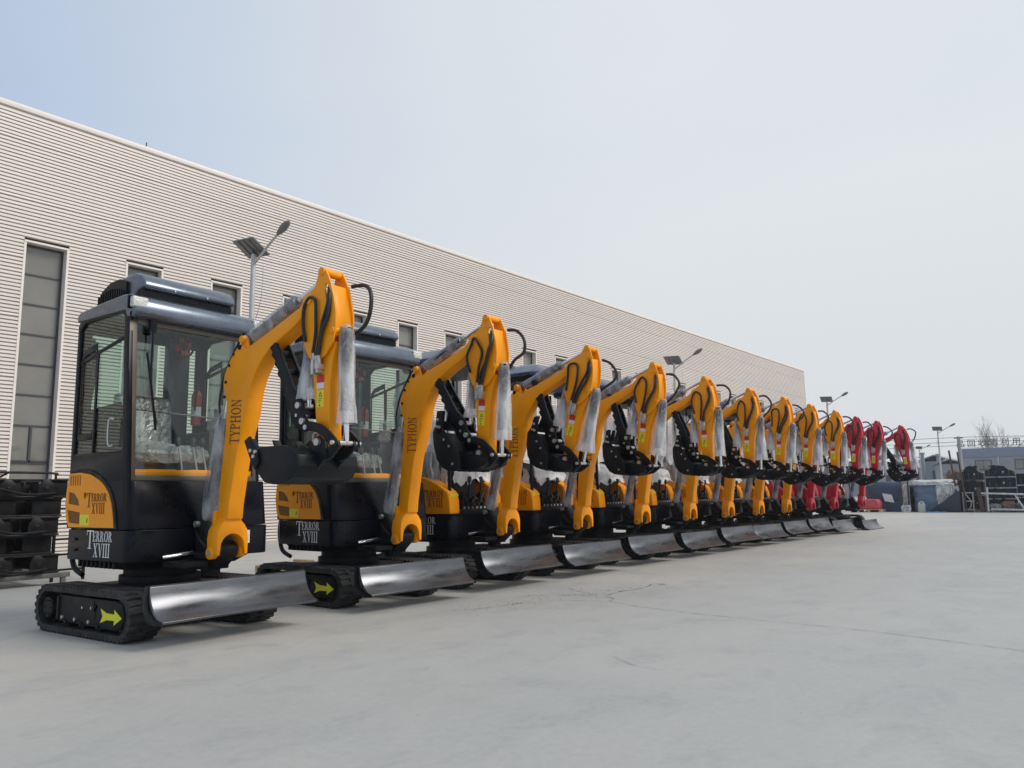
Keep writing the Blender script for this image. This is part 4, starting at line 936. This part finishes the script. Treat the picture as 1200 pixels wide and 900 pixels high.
# ------------------------------------------------------------------ black steel frames stacked at the left
blk = mat('black_primed_steel', (.007, .007, .009), .42, var=.4, scale=4, dust=.04, spec=.3)
def steel_frame(w_=1.9, d_=.95):
    """a welded undercarriage frame: channels, cross plates, slewing ring, lugs"""
    o = empty('welded_undercarriage')
    m = MB()
    for y in (0, d_): 
        m.box(0, w_, y - .05, y + .05, 0, .02); m.box(0, w_, y - .05, y + .05, .19, .21); [m.box(a_, b_, y - .012, y + .012, .02, .19) for a_, b_ in ((0, .30), (.46, .80), (1.12, 1.42), (1.62, w_))]
    m.box(.30, .46, -.010, .010, .09, .11); m.box(.80, 1.12, -.010, .010, .02, .06); m.build('side_channel', blk, o, bev=.004)
    m = MB()
    for x in (.12, .55, 1.0, 1.45, w_ - .1): m.box(x - .015, x + .015, .05, d_ - .05, .015, .17)
    m.box(.3, w_ - .35, .25, .29, .03, .18); m.box(.3, w_ - .35, d_ - .29, d_ - .25, .03, .18)
    m.build('cross_plate', blk, o, bev=.003)
    m = MB(); 
    ring = [(.98 + .25 * math.cos(a), .475 + .25 * math.sin(a)) for a in [2 * math.pi * i / 28 for i in range(28)]]; inn = [(.98 + .18 * math.cos(a), .475 + .18 * math.sin(a)) for a in [2 * math.pi * i / 28 for i in range(28)]]
    m.prism(ring, .17, .225, 'Z', [inn]); m.build('slewing_ring', blk, o)
    for x in (.22, .70, 1.28, 1.66):
        m = MB(); P = [(x - .09, .02), (x + .09, .02), (x + .07, .16), (x + .02, .20), (x - .04, .20), (x - .08, .14)]
        m.prism([(a, b) for a, b in P], -.085, -.065); m.cyl((x, -.095, .10), (x, -.05, .10), .022, n=10); m.build('lug_plate', blk, o, bev=.003)
    m = MB()
    for x in (.45, .86, 1.1, 1.5): m.cyl((x, -.062, .06), (x, -.05, .06), .012, n=8); m.cyl((x + .1, -.062, .15), (x + .1, -.05, .15), .010, n=8)
    for (p_, q_) in (((.3, -.11, .06), (.75, -.13, .12)), ((1.1, -.12, .13), (1.75, -.10, .05))): m.tube([p_, ((p_[0] + q_[0]) / 2, -.15, (p_[2] + q_[2]) / 2 - .05), q_], .011, 6, 5)
    m.build('hydraulic_pipe', blk, o)
    return o
fr0 = None
names = ['lowest', 'second', 'third', 'fourth', 'topmost']
for s_, (sx_, sy_, where) in enumerate(((2.1, 9.85, 'front'), (2.25, 11.35, 'back'))):
    for k in range(5):
        o = fr0 if fr0 is None else None
        if fr0 is None: o = fr0 = steel_frame()
        else: o = copy_tree(fr0)
        o.location = (sx_ + random.uniform(-.16, .10), sy_ + random.uniform(-.06, .05), .14 + .211 * k); o.rotation_euler.z = R(random.uniform(-4, 4))
        if k % 2: o.rotation_euler.z += math.pi; o.location.x += 1.9; o.location.y += .95
        tag(o, f'{names[k]} black welded undercarriage in the {where} stack left of the nearest excavator', 'steel frame', 'black undercarriage frames stacked by the warehouse')
# support stillage under the stacks
for (sx_, sy_, where) in ((2.1, 9.85, 'front'), (2.25, 11.35, 'back')):
    m = MB(); m.box(-.05, 1.95, -.05, .02, .08, .135); m.box(-.05, 1.95, .93, 1.0, .08, .135)
    for x in (.0, .9, 1.86):
        for y in (-.04, .94): m.box(x, x + .05, y, y + .05, 0, .08)
    o = m.build('steel_stillage', mat('grey_steel_stillage', (.10, .10, .10), .5, var=.3, dust=.2), None, bev=.004); o.location = (sx_, sy_, 0)
    tag(o, f'low grey steel stillage carrying the {where} stack of black frames', 'stillage')
# loose bits standing on the stacks
m = MB(); m.cyl((0, 0, 0), (0, .12, 0), .22, n=32); m.cyl((0, -.03, 0), (0, .15, 0), .07, n=20); o = m.build('sprocket_disc', blk, None, bev=.004); o.location = (2.75, 10.2, 1.33)
tag(o, 'round black steel sprocket lying against the top of the left stack', 'sprocket')
o.location = (2.95, 10.1, 1.36)
m = MB(); m.tube([(0, 0, 0), (0, 0, .05), (.04, 0, .08), (.76, 0, .08), (.80, 0, .05), (.80, 0, 0)], .014, 8, 4); m.tube([(0.3, 0, .08), (.3, .35, .02)], .012, 8, 2); o = m.build('bent_rail', blk); o.location = (3.12, 10.05, 1.19)
tag(o, 'bent black handrail laid over the top of the left stack', 'rail')
# ladder-like black side rack at right end of the stack
m = MB()
for x in (0, .38): m.box(x, x + .03, 0, .03, 0, 1.12)
for z in (.12, .30, .48, .66, .84, 1.02): m.box(.03, .38, .003, .027, z, z + .025)
o = m.build('ladder_rack', blk, None, bev=.003); o.location = (3.98, 10.15, 0); o.rotation_euler.z = R(8)
tag(o, 'narrow black steel ladder rack leaning beside the left stack', 'rack')
# timber bearers and steel behind the second machine
wood = mat('pale_timber', (.50, .36, .20), .7, var=.2, scale=8, bump=.2, bscale=30, stretch=(1, 8, 8))
for (x, y, rz, lab) in ((5.35, 7.9, 4, 'pale timber bearer on the ground behind the second excavator'), (6.1, 8.3, -6, 'pale timber bearer lying behind the third excavator')):
    m = MB(); m.box(0, .9, 0, .10, 0, .10); m.box(.05, .85, .14, .24, 0, .09); m.box(.1, .2, -.05, .3, .10, .17)
    o = m.build('timber_bearer', wood, None, bev=.004); o.location = (x, y, 0); o.rotation_euler.z = R(rz); tag(o, lab, 'timber', 'timber bearers behind the row')

# ------------------------------------------------------------------ far side of the yard
tarp = mat('blue_grey_tarpaulin', (.03, .05, .10), .42, var=.25, scale=2, bump=.5, bscale=4)
tarp2 = mat('faded_blue_film_wrap', (.14, .20, .29), .35, var=.25, scale=1.6, bump=.6, bscale=5, stretch=(1, 1, 4))
rust = mat('rusty_post', (.07, .045, .04), .75, var=.35, scale=12, dust=.1)
dst = mat('dark_green_black_steel', (.006, .012, .017), .5, var=.5, scale=3, dust=.03, spec=.2)
def lump(name, m_, x, y, sx, sy, h, seed, k=14, r=.10, amp=.04, top=None):
    rnd = random.Random(seed); mb = MB(); loops = []
    n = 36
    for i in range(k):
        t = i / (k - 1); z = h * t; ins = 0 if t < .8 else (t - .8) ** 1.4 * 2.2 * min(sx, sy) * .5
        lp_ = []
        for j in range(n):
            a = 2 * math.pi * j / n; c, s = math.cos(a), math.sin(a); e = 5.
            q = (abs(c) ** e + abs(s) ** e) ** (-1 / e)
            jx = rnd.uniform(-amp, amp); lp_.append(((sx / 2 - ins) * q * c + jx, (sy / 2 - ins) * q * s + rnd.uniform(-amp, amp), z + rnd.uniform(-amp, amp) * (0 if i == 0 else .8)))
        loops.append(lp_)
    mb.loft(loops); o = mb.build(name, m_, None, ang=60); o.location = (x, y, 0); return o
o = lump('wrapped_bale', tarp, 38.1, 8.9, 1.8, 1.9, 1.30, 1); tag(o, 'dark blue tarpaulin-wrapped bale with a white paper on its side', 'bale')
m = MB(); m.plate((37.10, 9.02, .80), (0, -.38, -.07), (0, -.08, -.34), [(0, 0), (1, 0), (1, 1), (0, 1)], .0, .012)
pp = m.build('paper_sheet', M['white'], o); pp.matrix_parent_inverse = Matrix.Translation(-Vector(o.location))
pp.location = (-.02, 0, 0)
for i in range(1):
    o = lump('wrapped_bale', tarp2, 38.0, 7.22, 1.8, 1.25, 1.18, 4); tag(o, 'pale blue film-wrapped bale with loose white plastic on top', 'bale')
o2 = lump('plastic_sheet', M['film2'], 37.9, 7.1, 1.9, 1.7, .20, 8, k=6, amp=.06); o2.location.z = 1.12
tag(o2, 'crumpled white plastic sheet draped over the pale blue bale', 'plastic sheet')
o2 = lump('plastic_bundle', M['film2'], 37.0, 6.45, .5, .7, .9, 18, k=8, amp=.10); o2.location.z = .25
tag(o2, 'bunched loose white plastic hanging at the end of the pale bale', 'plastic sheet')
for y, z, lab in ((8.23, 1.34, 'left of the two upright rusty posts between the wrapped bales'), (7.95, 1.55, 'right of the two upright rusty posts between the wrapped bales')):
    m = MB(); m.box(-.03, .03, -.03, .03, 0, z); m.box(-.06, .06, -.06, .06, 0, .02); o = m.build('rusty_post', rust, None, bev=.004); o.location = (36.95, y, 0); tag(o, lab, 'post')
o = lump('wrapped_bundle', M['film2'], 37.2, 8.09, .3, .22, 1.15, 12, k=10, amp=.05); tag(o, 'thin grey wrapped bundle standing between the two rusty posts', 'bundle')
m = MB(); m.prism([(0, 0), (1.15, 0), (1.15, .82), (1.05, .86), (.55, .45), (0, .10)], 0, .7, 'F')
o = m.build('steel_wedge', mat('navy_steel', (.02, .03, .045), .4, var=.3, scale=3, bump=.3, bscale=6), None, bev=.01); o.location = (36.6, 7.10, 0); o.scale.y = -1
o.scale.y = 1; o.rotation_euler.z = 0
o.location = (37.3, 5.98, 0); o.rotation_euler.z = math.pi
o.location = (37.3, 7.12, 0)
tag(o, 'dark blue wedge-shaped steel hopper in front of the pale bale', 'hopper')
m = MB(); rnd = random.Random(2); loops = []
for i in range(7):
    for j in range(5): loops.append((36.3 + .12 * j, 7.2 - .13 * i, .006 + rnd.uniform(0, .07) * (0 < i < 6) * (0 < j < 4)))
m.add(loops, [(i * 5 + j, i * 5 + j + 1, (i + 1) * 5 + j + 1, (i + 1) * 5 + j) for i in range(6) for j in range(4)])
o = m.build('blue_sheet', mat('bright_blue_plastic', (.03, .17, .5), .5), None); tag(o, 'bright blue plastic sheet flat on the ground before the hopper', 'plastic sheet')
m = MB(); m.box(-.10, .10, -.13, .13, 0, .36); o = m.build('jerry_can', mat('off_white_plastic', (.5, .5, .48), .5), None, bev=.03, seg=3); m = MB(); m.tube([(0, -.08, .35), (0, -.06, .42), (0, .06, .42), (0, .08, .35)], .018, 6, 3); m.cyl((0, .10, .34), (0, .10, .40), .025, n=10); m.build('handle', M['white'], o)
o.location = (36.5, 7.38, 0); tag(o, 'small off-white plastic can beside the pale blue bale', 'can')
for (ya, za, yb, zb, lab) in ((6.25, 2.53, 6.03, 0.0, 'left of two dark rusty poles leaning over the stacks'), (5.94, 2.45, 5.79, 0.0, 'right of two dark rusty poles leaning over the stacks')):
    m = MB(); m.cyl((0, 0, 0), (0, ya - yb, za), .036, n=12); o = m.build('leaning_pole', rust); o.location = (36.8, yb, 0); tag(o, lab, 'pole')
def dark_stack(x, y, w_, top, lab, bump_, n=3):
    o = empty('steel_hood_stack', (x, y, 0)); h = (top - .1) / n
    tag(o, lab, 'steel stack', 'dark steel parts stacked at the yard edge')
    for k in range(n):
        z0 = .1 + h * k; m = MB()
        if k == n - 1 and bump_: P = [(0, z0 + .02), (0, z0 + h * .55), (w_ * .15, z0 + h * .62), (w_ * .3, z0 + h), (w_ * .72, z0 + h), (w_ * .85, z0 + h * .65), (w_, z0 + h * .6), (w_, z0 + .02)]
        else: P = [(0, z0 + .02), (0, z0 + h - .03), (w_, z0 + h - .03), (w_, z0 + .02)]
        m.prism(P, 0, .8, 'F'); t = m.build('steel_case', dst, o, bev=.012)
        m = MB(); m.box(-.03, 0, 0, w_, z0 + h * .02, z0 + h * .10)
        for q in range(4): m.box(-.02, 0, w_ * (.12 + .24 * q), w_ * (.12 + .24 * q) + .03, z0 + h * .12, z0 + h * .55)
        m.build('edge_flange', mat_fl, t)
        m = MB(); m.cyl((-.02, w_ * .35, z0 + h * .45), (0, w_ * .35, z0 + h * .45), .04, n=10); m.build('bracket', M['zinc'], t)
    rn = random.Random(int(y * 10))
    for q in range(5):
        y_, z_ = rn.uniform(.05, w_ - .15), rn.uniform(.2, top - .4); m = MB()
        m.tube([(-.03, y_, z_), (-.09, y_ + rn.uniform(-.1, .1), z_ - rn.uniform(.05, .2)), (-.03, y_ + rn.uniform(-.2, .2), z_ - rn.uniform(.1, .3))], .014, 6, 4)
        m.box(-.05, -.01, y_, y_ + rn.uniform(.05, .18), z_, z_ + rn.uniform(.04, .14)); m.build('bracket', dst, o)
    for q in range(3):
        y_ = rn.uniform(.1, w_ - .2); m = MB(); m.prism([(y_, top - .02), (y_ + .05, top + rn.uniform(.02, .08)), (y_ + .14, top + rn.uniform(.0, .06)), (y_ + .18, top - .02)], .1, .5, 'F'); m.build('lug', dst, o)
    m = MB(); m.box(0, .1, 0, w_, 0, .1); m.box(.7, .8, 0, w_, 0, .1); m.build('bearer', wood, o)
    return o
mat_fl = mat('weathered_flange', (.03, .045, .05), .5, var=.4, dust=.1)
dark_stack(37.1, 5.20, .74, 1.85, 'dark steel cases stacked just right of the leaning poles', True)
dark_stack(37.0, 4.10, .96, 1.84, 'widest stack of dark steel cases with humped top', True, 4)
dark_stack(37.2, 3.0, 1.02, 1.55, 'lower stack of dark steel cases at the photo right edge', False)
o = lump('rusty_scrap_heap', mat('rust_brown_scrap', (.16, .11, .09), .8, var=.4, scale=5, bump=.6, bscale=8), 38.9, 6.1, 1.4, 1.35, 1.72, 21, amp=.10); tag(o, 'rounded rust brown heap rising behind the leaning poles', 'scrap')
m = MB()
for z in (.08, .42, .76): m.box(0, .5, 0, .42, z, z + .05)
for y in (.0, .36):
    for x in (0, .44): m.box(x + .003, x + .057, y + .003, y + .057, 0, .80)
m.tube([(.0, .2, .1), (-.02, .1, .4), (.0, .3, .75)], .025, 6, 3)
o = m.build('wooden_crate', mat('grey_weathered_wood', (.36, .33, .29), .8, var=.3, scale=8), None, bev=.005); o.location = (36.8, 5.50, 0); tag(o, 'grey weathered open crate between poles and dark stacks', 'crate')
m = MB(); m.tube([(0, 0, .76), (0, 1.5, .70)], .035, 8, 2); m.tube([(0, .22, 1.0), (0, .2, .05)], .035, 8, 2); m.tube([(0, .3, .12), (0, 1.5, .10)], .04, 8, 2); m.tube([(.0, 1.15, .68), (0.1, 1.45, .02)], .03, 8, 2); m.tube([(.0, .35, .10), (.3, .1, .02)], .03, 8, 2)
o = m.build('pipe_trestle', mat('chalky_white_pipe', (.52, .53, .52), .6, var=.2), None); o.location = (36.6, 5.20, 0); o.scale.y = -1; tag(o, 'chalky white pipe trestle standing before the widest dark stack', 'trestle')
m = MB(); m.plate((0, 0, 0), (0, -.16, 0), (0, .10, 1), [(0, 0), (1, 0), (1, 1), (0, 1)], 0, .05); o = m.build('wooden_plank', rust, None); o.location = (36.7, 5.28, 0); tag(o, 'short brown plank leaning between crate and widest stack', 'plank')
m = MB(); rnd = random.Random(44)
for i in range(3):
    o = lump('scrap_bundle', mat('rag_scrap', [(.30, .26, .23), (.22, .12, .09), (.12, .13, .14)][i], .8, var=.4, scale=6, bump=.5, bscale=9), 36.9, 4.75 - .42 * i, .35, .38, .34 + .08 * (i % 2), 60 + i, k=7, amp=.05)
    tag(o, ['pale grey rag bundle under the white trestle rail', 'rust coloured scrap bundle under the white trestle rail', 'dark scrap bundle at right end of the white trestle'][i], 'scrap')
# red machine parts beyond the last excavator
o = empty('red_hood_part', (36.3, 9.0, .14)); m = MB(); m.prism([(0, 0), (.95, 0), (1.0, .2), (.92, .36), (.5, .42), (.08, .40), (0, .25)], 0, .6, 'F'); m.build('hood', mat('faded_red_paint', (.55, .07, .08), .4, var=.1), o, bev=.04, seg=3); m = MB(); m.cyl((-.02, .75, .2), (0, .75, .2), .07, n=14); m.build('lamp_opening', M['black'], o)
tag(o, 'faded red moulded hood on the ground beyond the last red excavator', 'hood')
m = MB()
for y in (0, .45, .9): m.box(0, .8, y, y + .1, 0, .1)
for x in (0, .25, .5, .72): m.box(x, x + .1, 0, 1.0, .103, .13)
o = m.build('wooden_pallet', wood, None); o.location = (36.2, 8.9, 0); tag(o, 'small timber pallet under the faded red hood', 'pallet')
o = lump('white_rag', M['film2'], 36.5, 7.98, .3, .3, .28, 71, k=6, amp=.05); tag(o, 'crumpled white rag on the ground at the rusty posts', 'rag')

# recycling shed with rooftop characters
o = empty('recycling_shed', (70, 5, 0)); tag(o, 'long grey-blue shed with rooftop characters beyond the dark stacks', 'building')
sign_m = mat('weathered_sign_metal', (.22, .21, .19), .6, var=.2)
gw = mat('grey_block_wall', (.30, .305, .32), .7, var=.10, scale=1.2); blue = mat('blue_fascia', (.22, .245, .33), .5, var=.06)
m = MB(); m.box(0, 14, -16, 6.0, 0, 3.35); m.build('wall', gw, o)
m = MB(); m.box(-.08, 14.1, -16.1, 6.08, 3.352, 4.03); m.build('fascia', blue, o)
m = MB()
for y in (3.6, .6, -2.4, -5.4): m.box(-.06, 0, y - .05, y + .05, .05, 3.9)
m.build('downpipe', galv, o)
for y in (4.6, 2.0, -.6, -3.0, -5.6):
    m = MB(); m.box(-.05, -.002, y - .55, y + .55, 2.35, 3.1); wn = m.build('window', wframe, o); m = MB(); m.box(-.056, -.052, y - .5, y - .02, 2.4, 3.05); m.box(-.056, -.052, y + .02, y + .5, 2.4, 3.05); m.build('pane', wglass, wn)
m = MB(); m.box(-.6, -.0, 3.4, 5.6, 2.15, 2.2); m.build('window_hood', galv, o)
for i, chx in enumerate('品回收再利用'):
    cu = bpy.data.curves.new('sign_character', 'FONT'); cu.body = chx; cu.size = .60; cu.extrude = .025; cu.offset = .006; cu.align_x = 'CENTER'
    t0_ = bpy.data.objects.new('sign_source', cu); col.objects.link(t0_); bpy.context.view_layer.update()
    me = bpy.data.meshes.new_from_object(t0_.evaluated_get(bpy.context.evaluated_depsgraph_get())); bpy.data.objects.remove(t0_)
    me.materials.clear(); me.materials.append(sign_m); t = bpy.data.objects.new('sign_character', me); col.objects.link(t); t.parent = o
    t.location = (.1, 6.05 - .745 * i, 4.22); t.rotation_euler = (R(90), 0, R(-90))
m = MB(); m.tube([(0.15, 6.0, 4.10), (.15, .8, 4.10)], .02, 6, 2); m.tube([(0.15, 6.0, 4.75), (.15, .8, 4.75)], .015, 6, 2); m.build('sign_rail', galv, o)
# hazy low sheds and hill-like massing beyond
hz = mat('pale_shed', (.36, .37, .38), .7, var=.15, scale=.5); hz2 = mat('grey_shed', (.26, .28, .30), .7, var=.15, scale=.5)
for i, (x, y0, y1, h, mm, rf, lab) in enumerate(((88, 13.6, 16.3, 3.4, hz, .5, 'low pale shed just left of the recycling shed'), (94, 15.8, 19.0, 3.9, hz2, .7, 'grey hazy shed with shallow roof behind the near lamp pole'), (104, 18.5, 27, 3.6, hz, .6, 'wide pale hazy shed seen beyond the last red excavator'), (125, 22, 36, 5.0, hz2, 1.2, 'farthest hazy grey shed on the horizon'), (80, 11.6, 14.0, 2.3, hz, .25, 'low pale lean-to below the power pole'))):
    o = empty('distant_shed', (x, y0, 0)); tag(o, lab, 'shed', 'hazy sheds beyond the yard')
    m = MB(); m.box(0, 8, 0, y1 - y0, 0, h); m.build('wall', mm, o)
    m = MB(); w2 = y1 - y0; m.prism([(-.3, h), (w2 / 2, h + rf), (w2 + .3, h), (w2 + .3, h - .12), (w2 / 2, h + rf - .12), (-.3, h - .12)], -.3, 8.3, 'F'); m.build('roof', hz if mm is hz2 else hz2, o)
    nwin = max(1, int(w2 / 1.6))
    for q in range(nwin):
        m = MB(); c_ = (q + .5) * w2 / nwin; m.box(-.03, -.002, c_ - .3, c_ + .3, h * .45, h * .75); m.build('window', wframe, o)
for (x, y, h, lab) in ((90, 17.75, 4.7, 'thin dark chimney on the grey hazy shed'), (90, 16.3, 4.5, 'short stub chimney right of the thin chimney')):
    m = MB(); m.cyl((0, 0, 0), (0, 0, h), .22, .17, 12); m.cyl((0, 0, h - .2), (0, 0, h), .25, n=12); o = m.build('chimney_stack', hz2); o.location = (x, y, 0); tag(o, lab, 'chimney')
# power pole and wires
o = empty('power_pole', (50, 7.95, 0)); tag(o, 'grey concrete power pole at the left end of the recycling shed', 'pole'); m = MB(); m.cyl((0, 0, 0), (0, 0, 3.85), .13, .085, 12); m.build('pole', mat('concrete_pole', (.33, .33, .33), .8), o)
m = MB(); m.box(-.05, .05, -.22, .22, 3.74, 3.79); m.build('cross_arm', rust, o)
m = MB()
for z in (3.55, 3.80): m.tube([(50, 30, z + .15), (50, 19, z - .05), (50, 7.95, z), (50, 0, z - .25), (50, -12, z - .1)], .012, 5, 6)
for z in (3.35,): m.tube([(50.1, 30, z + .1), (50.1, 19, z - .1), (50.1, 7.95, z), (50.1, 0, z - .3), (50.1, -12, z)], .012, 5, 6)
tag(m.build('power_line', M['hose']), 'thin overhead wires crossing past the concrete power pole', 'wires')
# bare winter tree
tree = empty('bare_tree', (84, 10.3, 0)); tag(tree, 'leafless winter tree rising behind the recycling shed roof', 'tree')
m = MB(); tw = MB(); rnd = random.Random(12)
def branch(p, d, r, L_, depth):
    pts = [p]; q = p.copy(); dd = d.copy()
    for i in range(3):
        dd = (dd + Vector((rnd.uniform(-.16, .16), rnd.uniform(-.16, .16), rnd.uniform(.0, .14)))).normalized(); q = q + dd * L_ / 3; pts.append(q.copy())
    tgt = m if depth < 2 else tw
    tgt.rings(pts, [r, r * .85, r * .72, r * .6], 6 if depth < 2 else 4)
    if depth < 5:
        for k in range(3 if depth < 4 else 3):
            s = pts[rnd.choice((1, 2, 3))]; a = rnd.uniform(0, 6.28)
            nd = (dd + Vector((math.cos(a), math.sin(a), .25)) * rnd.uniform(.35, .65)).normalized()
            branch(s, nd, r * .46, L_ * .72, depth + 1)
branch(Vector((0, 0, 0)), Vector((0, 0, 1)), .17, 2.6, 0)
for k in range(4):
    a = k * 1.57 + .5; branch(Vector((0, 0, 2.2)), Vector((math.cos(a) * .5, math.sin(a) * .5, 1)).normalized(), .10, 2.1, 1)
bark = mat('bark', (.24, .22, .20), .9, var=.3)
m.build('trunk', bark, tree); tw.build('crown', bark, tree)

# ------------------------------------------------------------------ haze
HAZE = .0007
if HAZE > 0:
    m = bpy.data.materials.new('yard_air'); nt = nodes_of(m); out = nt.nodes.new('ShaderNodeOutputMaterial'); v = nt.nodes.new('ShaderNodeVolumePrincipled')
    v.inputs['Color'].default_value = (.86, .88, .92, 1); v.inputs['Density'].default_value = HAZE; v.inputs['Anisotropy'].default_value = .3
    nt.links.new(v.outputs[0], out.inputs['Volume'])
    hb = MB(); hb.box(-151, 451, -251, 251, -1, 14.); h = hb.build('haze', m); tag(h, kind='stuff'); tag(h, 'thin pale haze filling the yard air', 'haze')

# ------------------------------------------------------------------ sky, sun
SUN_EL, SUN_AZ = 42., -64.     # azimuth counted from +X towards +Y
world = bpy.data.worlds.new('World'); scene.world = world; world.use_nodes = True
nt = world.node_tree; nt.nodes.clear(); N = nt.nodes; L = nt.links
out = N.new('ShaderNodeOutputWorld'); bg = N.new('ShaderNodeBackground'); L.new(bg.outputs[0], out.inputs[0])
sky = N.new('ShaderNodeTexSky'); sky.sky_type = 'NISHITA'; sky.sun_disc = False
sky.sun_elevation = R(SUN_EL); sky.sun_rotation = R(90 - SUN_AZ); sky.air_density = 1.; sky.dust_density = 1.2; sky.ozone_density = 1.5
# thin high cloud veil: thick towards the sun and the horizon
tc = N.new('ShaderNodeTexCoord'); nz = N.new('ShaderNodeTexNoise'); nz.inputs['Scale'].default_value = 1.6; nz.inputs['Detail'].default_value = 5; nz.inputs['Roughness'].default_value = .5
mp = N.new('ShaderNodeMapping'); mp.inputs['Scale'].default_value = (1, 1, 2.2); L.new(tc.outputs['Generated'], mp.inputs[0]); L.new(mp.outputs[0], nz.inputs[0])
dot = N.new('ShaderNodeVectorMath'); dot.operation = 'DOT_PRODUCT'; L.new(tc.outputs['Generated'], dot.inputs[0])
sd = Vector((math.cos(R(SUN_AZ)) * math.cos(R(SUN_EL)), math.sin(R(SUN_AZ)) * math.cos(R(SUN_EL)), math.sin(R(SUN_EL)))); dot.inputs[1].default_value = (math.cos(R(-22)) * math.cos(R(30)), math.sin(R(-22)) * math.cos(R(30)), math.sin(R(30)))   # the bright hazy side of the sky
sm = N.new('ShaderNodeMapRange'); sm.interpolation_type = 'SMOOTHSTEP'; sm.inputs[1].default_value = -.10; sm.inputs[2].default_value = .80; sm.inputs[3].default_value = .0; sm.inputs[4].default_value = .95; L.new(dot.outputs['Value'], sm.inputs[0])
sz = N.new('ShaderNodeSeparateXYZ'); L.new(tc.outputs['Generated'], sz.inputs[0])
hm = N.new('ShaderNodeMapRange'); hm.inputs[1].default_value = 0.; hm.inputs[2].default_value = .42; hm.inputs[3].default_value = .55; hm.inputs[4].default_value = 0.; L.new(sz.outputs[2], hm.inputs[0])
a1 = N.new('ShaderNodeMath'); a1.operation = 'ADD'; L.new(sm.outputs[0], a1.inputs[0]); L.new(hm.outputs[0], a1.inputs[1])
nn = N.new('ShaderNodeMapRange'); nn.inputs[1].default_value = .3; nn.inputs[2].default_value = .7; nn.inputs[3].default_value = -.07; nn.inputs[4].default_value = .07; L.new(nz.outputs[0], nn.inputs[0])
a2 = N.new('ShaderNodeMath'); a2.operation = 'ADD'; a2.use_clamp = True; L.new(a1.outputs[0], a2.inputs[0]); L.new(nn.outputs[0], a2.inputs[1])
b0 = N.new('ShaderNodeMix'); b0.data_type = 'RGBA'; b0.inputs[0].default_value = .72; L.new(sky.outputs[0], b0.inputs[6]); b0.inputs[7].default_value = (4.1, 5.2, 6.95, 1)
mx = N.new('ShaderNodeMix'); mx.data_type = 'RGBA'; L.new(a2.outputs[0], mx.inputs[0]); L.new(b0.outputs[2], mx.inputs[6])
vc = N.new('ShaderNodeMix'); vc.data_type = 'RGBA'; L.new(hm.outputs[0], vc.inputs[0]); vc.inputs[6].default_value = (6.3, 6.65, 6.9, 1); vc.inputs[7].default_value = (5.3, 5.45, 5.6, 1)
L.new(vc.outputs[2], mx.inputs[7])
L.new(mx.outputs[2], bg.inputs[0]); bg.inputs[1].default_value = .10
sun = bpy.data.lights.new('sun', 'SUN'); sun.energy = 1.8; sun.angle = R(24); sun.color = (1, .93, .84)
so = bpy.data.objects.new('sun', sun); col.objects.link(so); so.rotation_euler = (-sd).to_track_quat('-Z', 'Y').to_euler()

# ------------------------------------------------------------------ camera
cam = bpy.data.cameras.new('camera'); co = bpy.data.objects.new('camera', cam); col.objects.link(co); scene.camera = co
cam.sensor_width = 36; cam.sensor_fit = 'HORIZONTAL'; cam.lens = 36 * 920 / 1200; cam.clip_end = 1500; cam.clip_start = .05
head, pitch, roll = R(38.6), R(8.02), R(-.75)
fw = Vector((math.cos(head) * math.cos(pitch), math.sin(head) * math.cos(pitch), math.sin(pitch))); rt = Vector((math.sin(head), -math.cos(head), 0)); up = rt.cross(fw)
r2 = rt * math.cos(roll) + up * math.sin(roll); u2 = -rt * math.sin(roll) + up * math.cos(roll)
mtx = Matrix((r2, u2, -fw)).transposed().to_4x4(); mtx.translation = Vector((0, 0, .95)); co.matrix_world = mtx

scene.view_settings.view_transform = 'Standard'; scene.view_settings.look = 'None'; scene.view_settings.exposure = .27; scene.view_settings.gamma = 1
scene.render.engine = 'CYCLES'; scene.cycles.use_denoising = True
try: scene.cycles.denoiser = 'OPENIMAGEDENOISE'
except Exception: pass
scene.cycles.max_bounces = 8; scene.cycles.transparent_max_bounces = 24; scene.cycles.volume_bounces = 1
scene.cycles.caustics_reflective = False; scene.cycles.caustics_refractive = False; scene.cycles.sample_clamp_indirect = 6
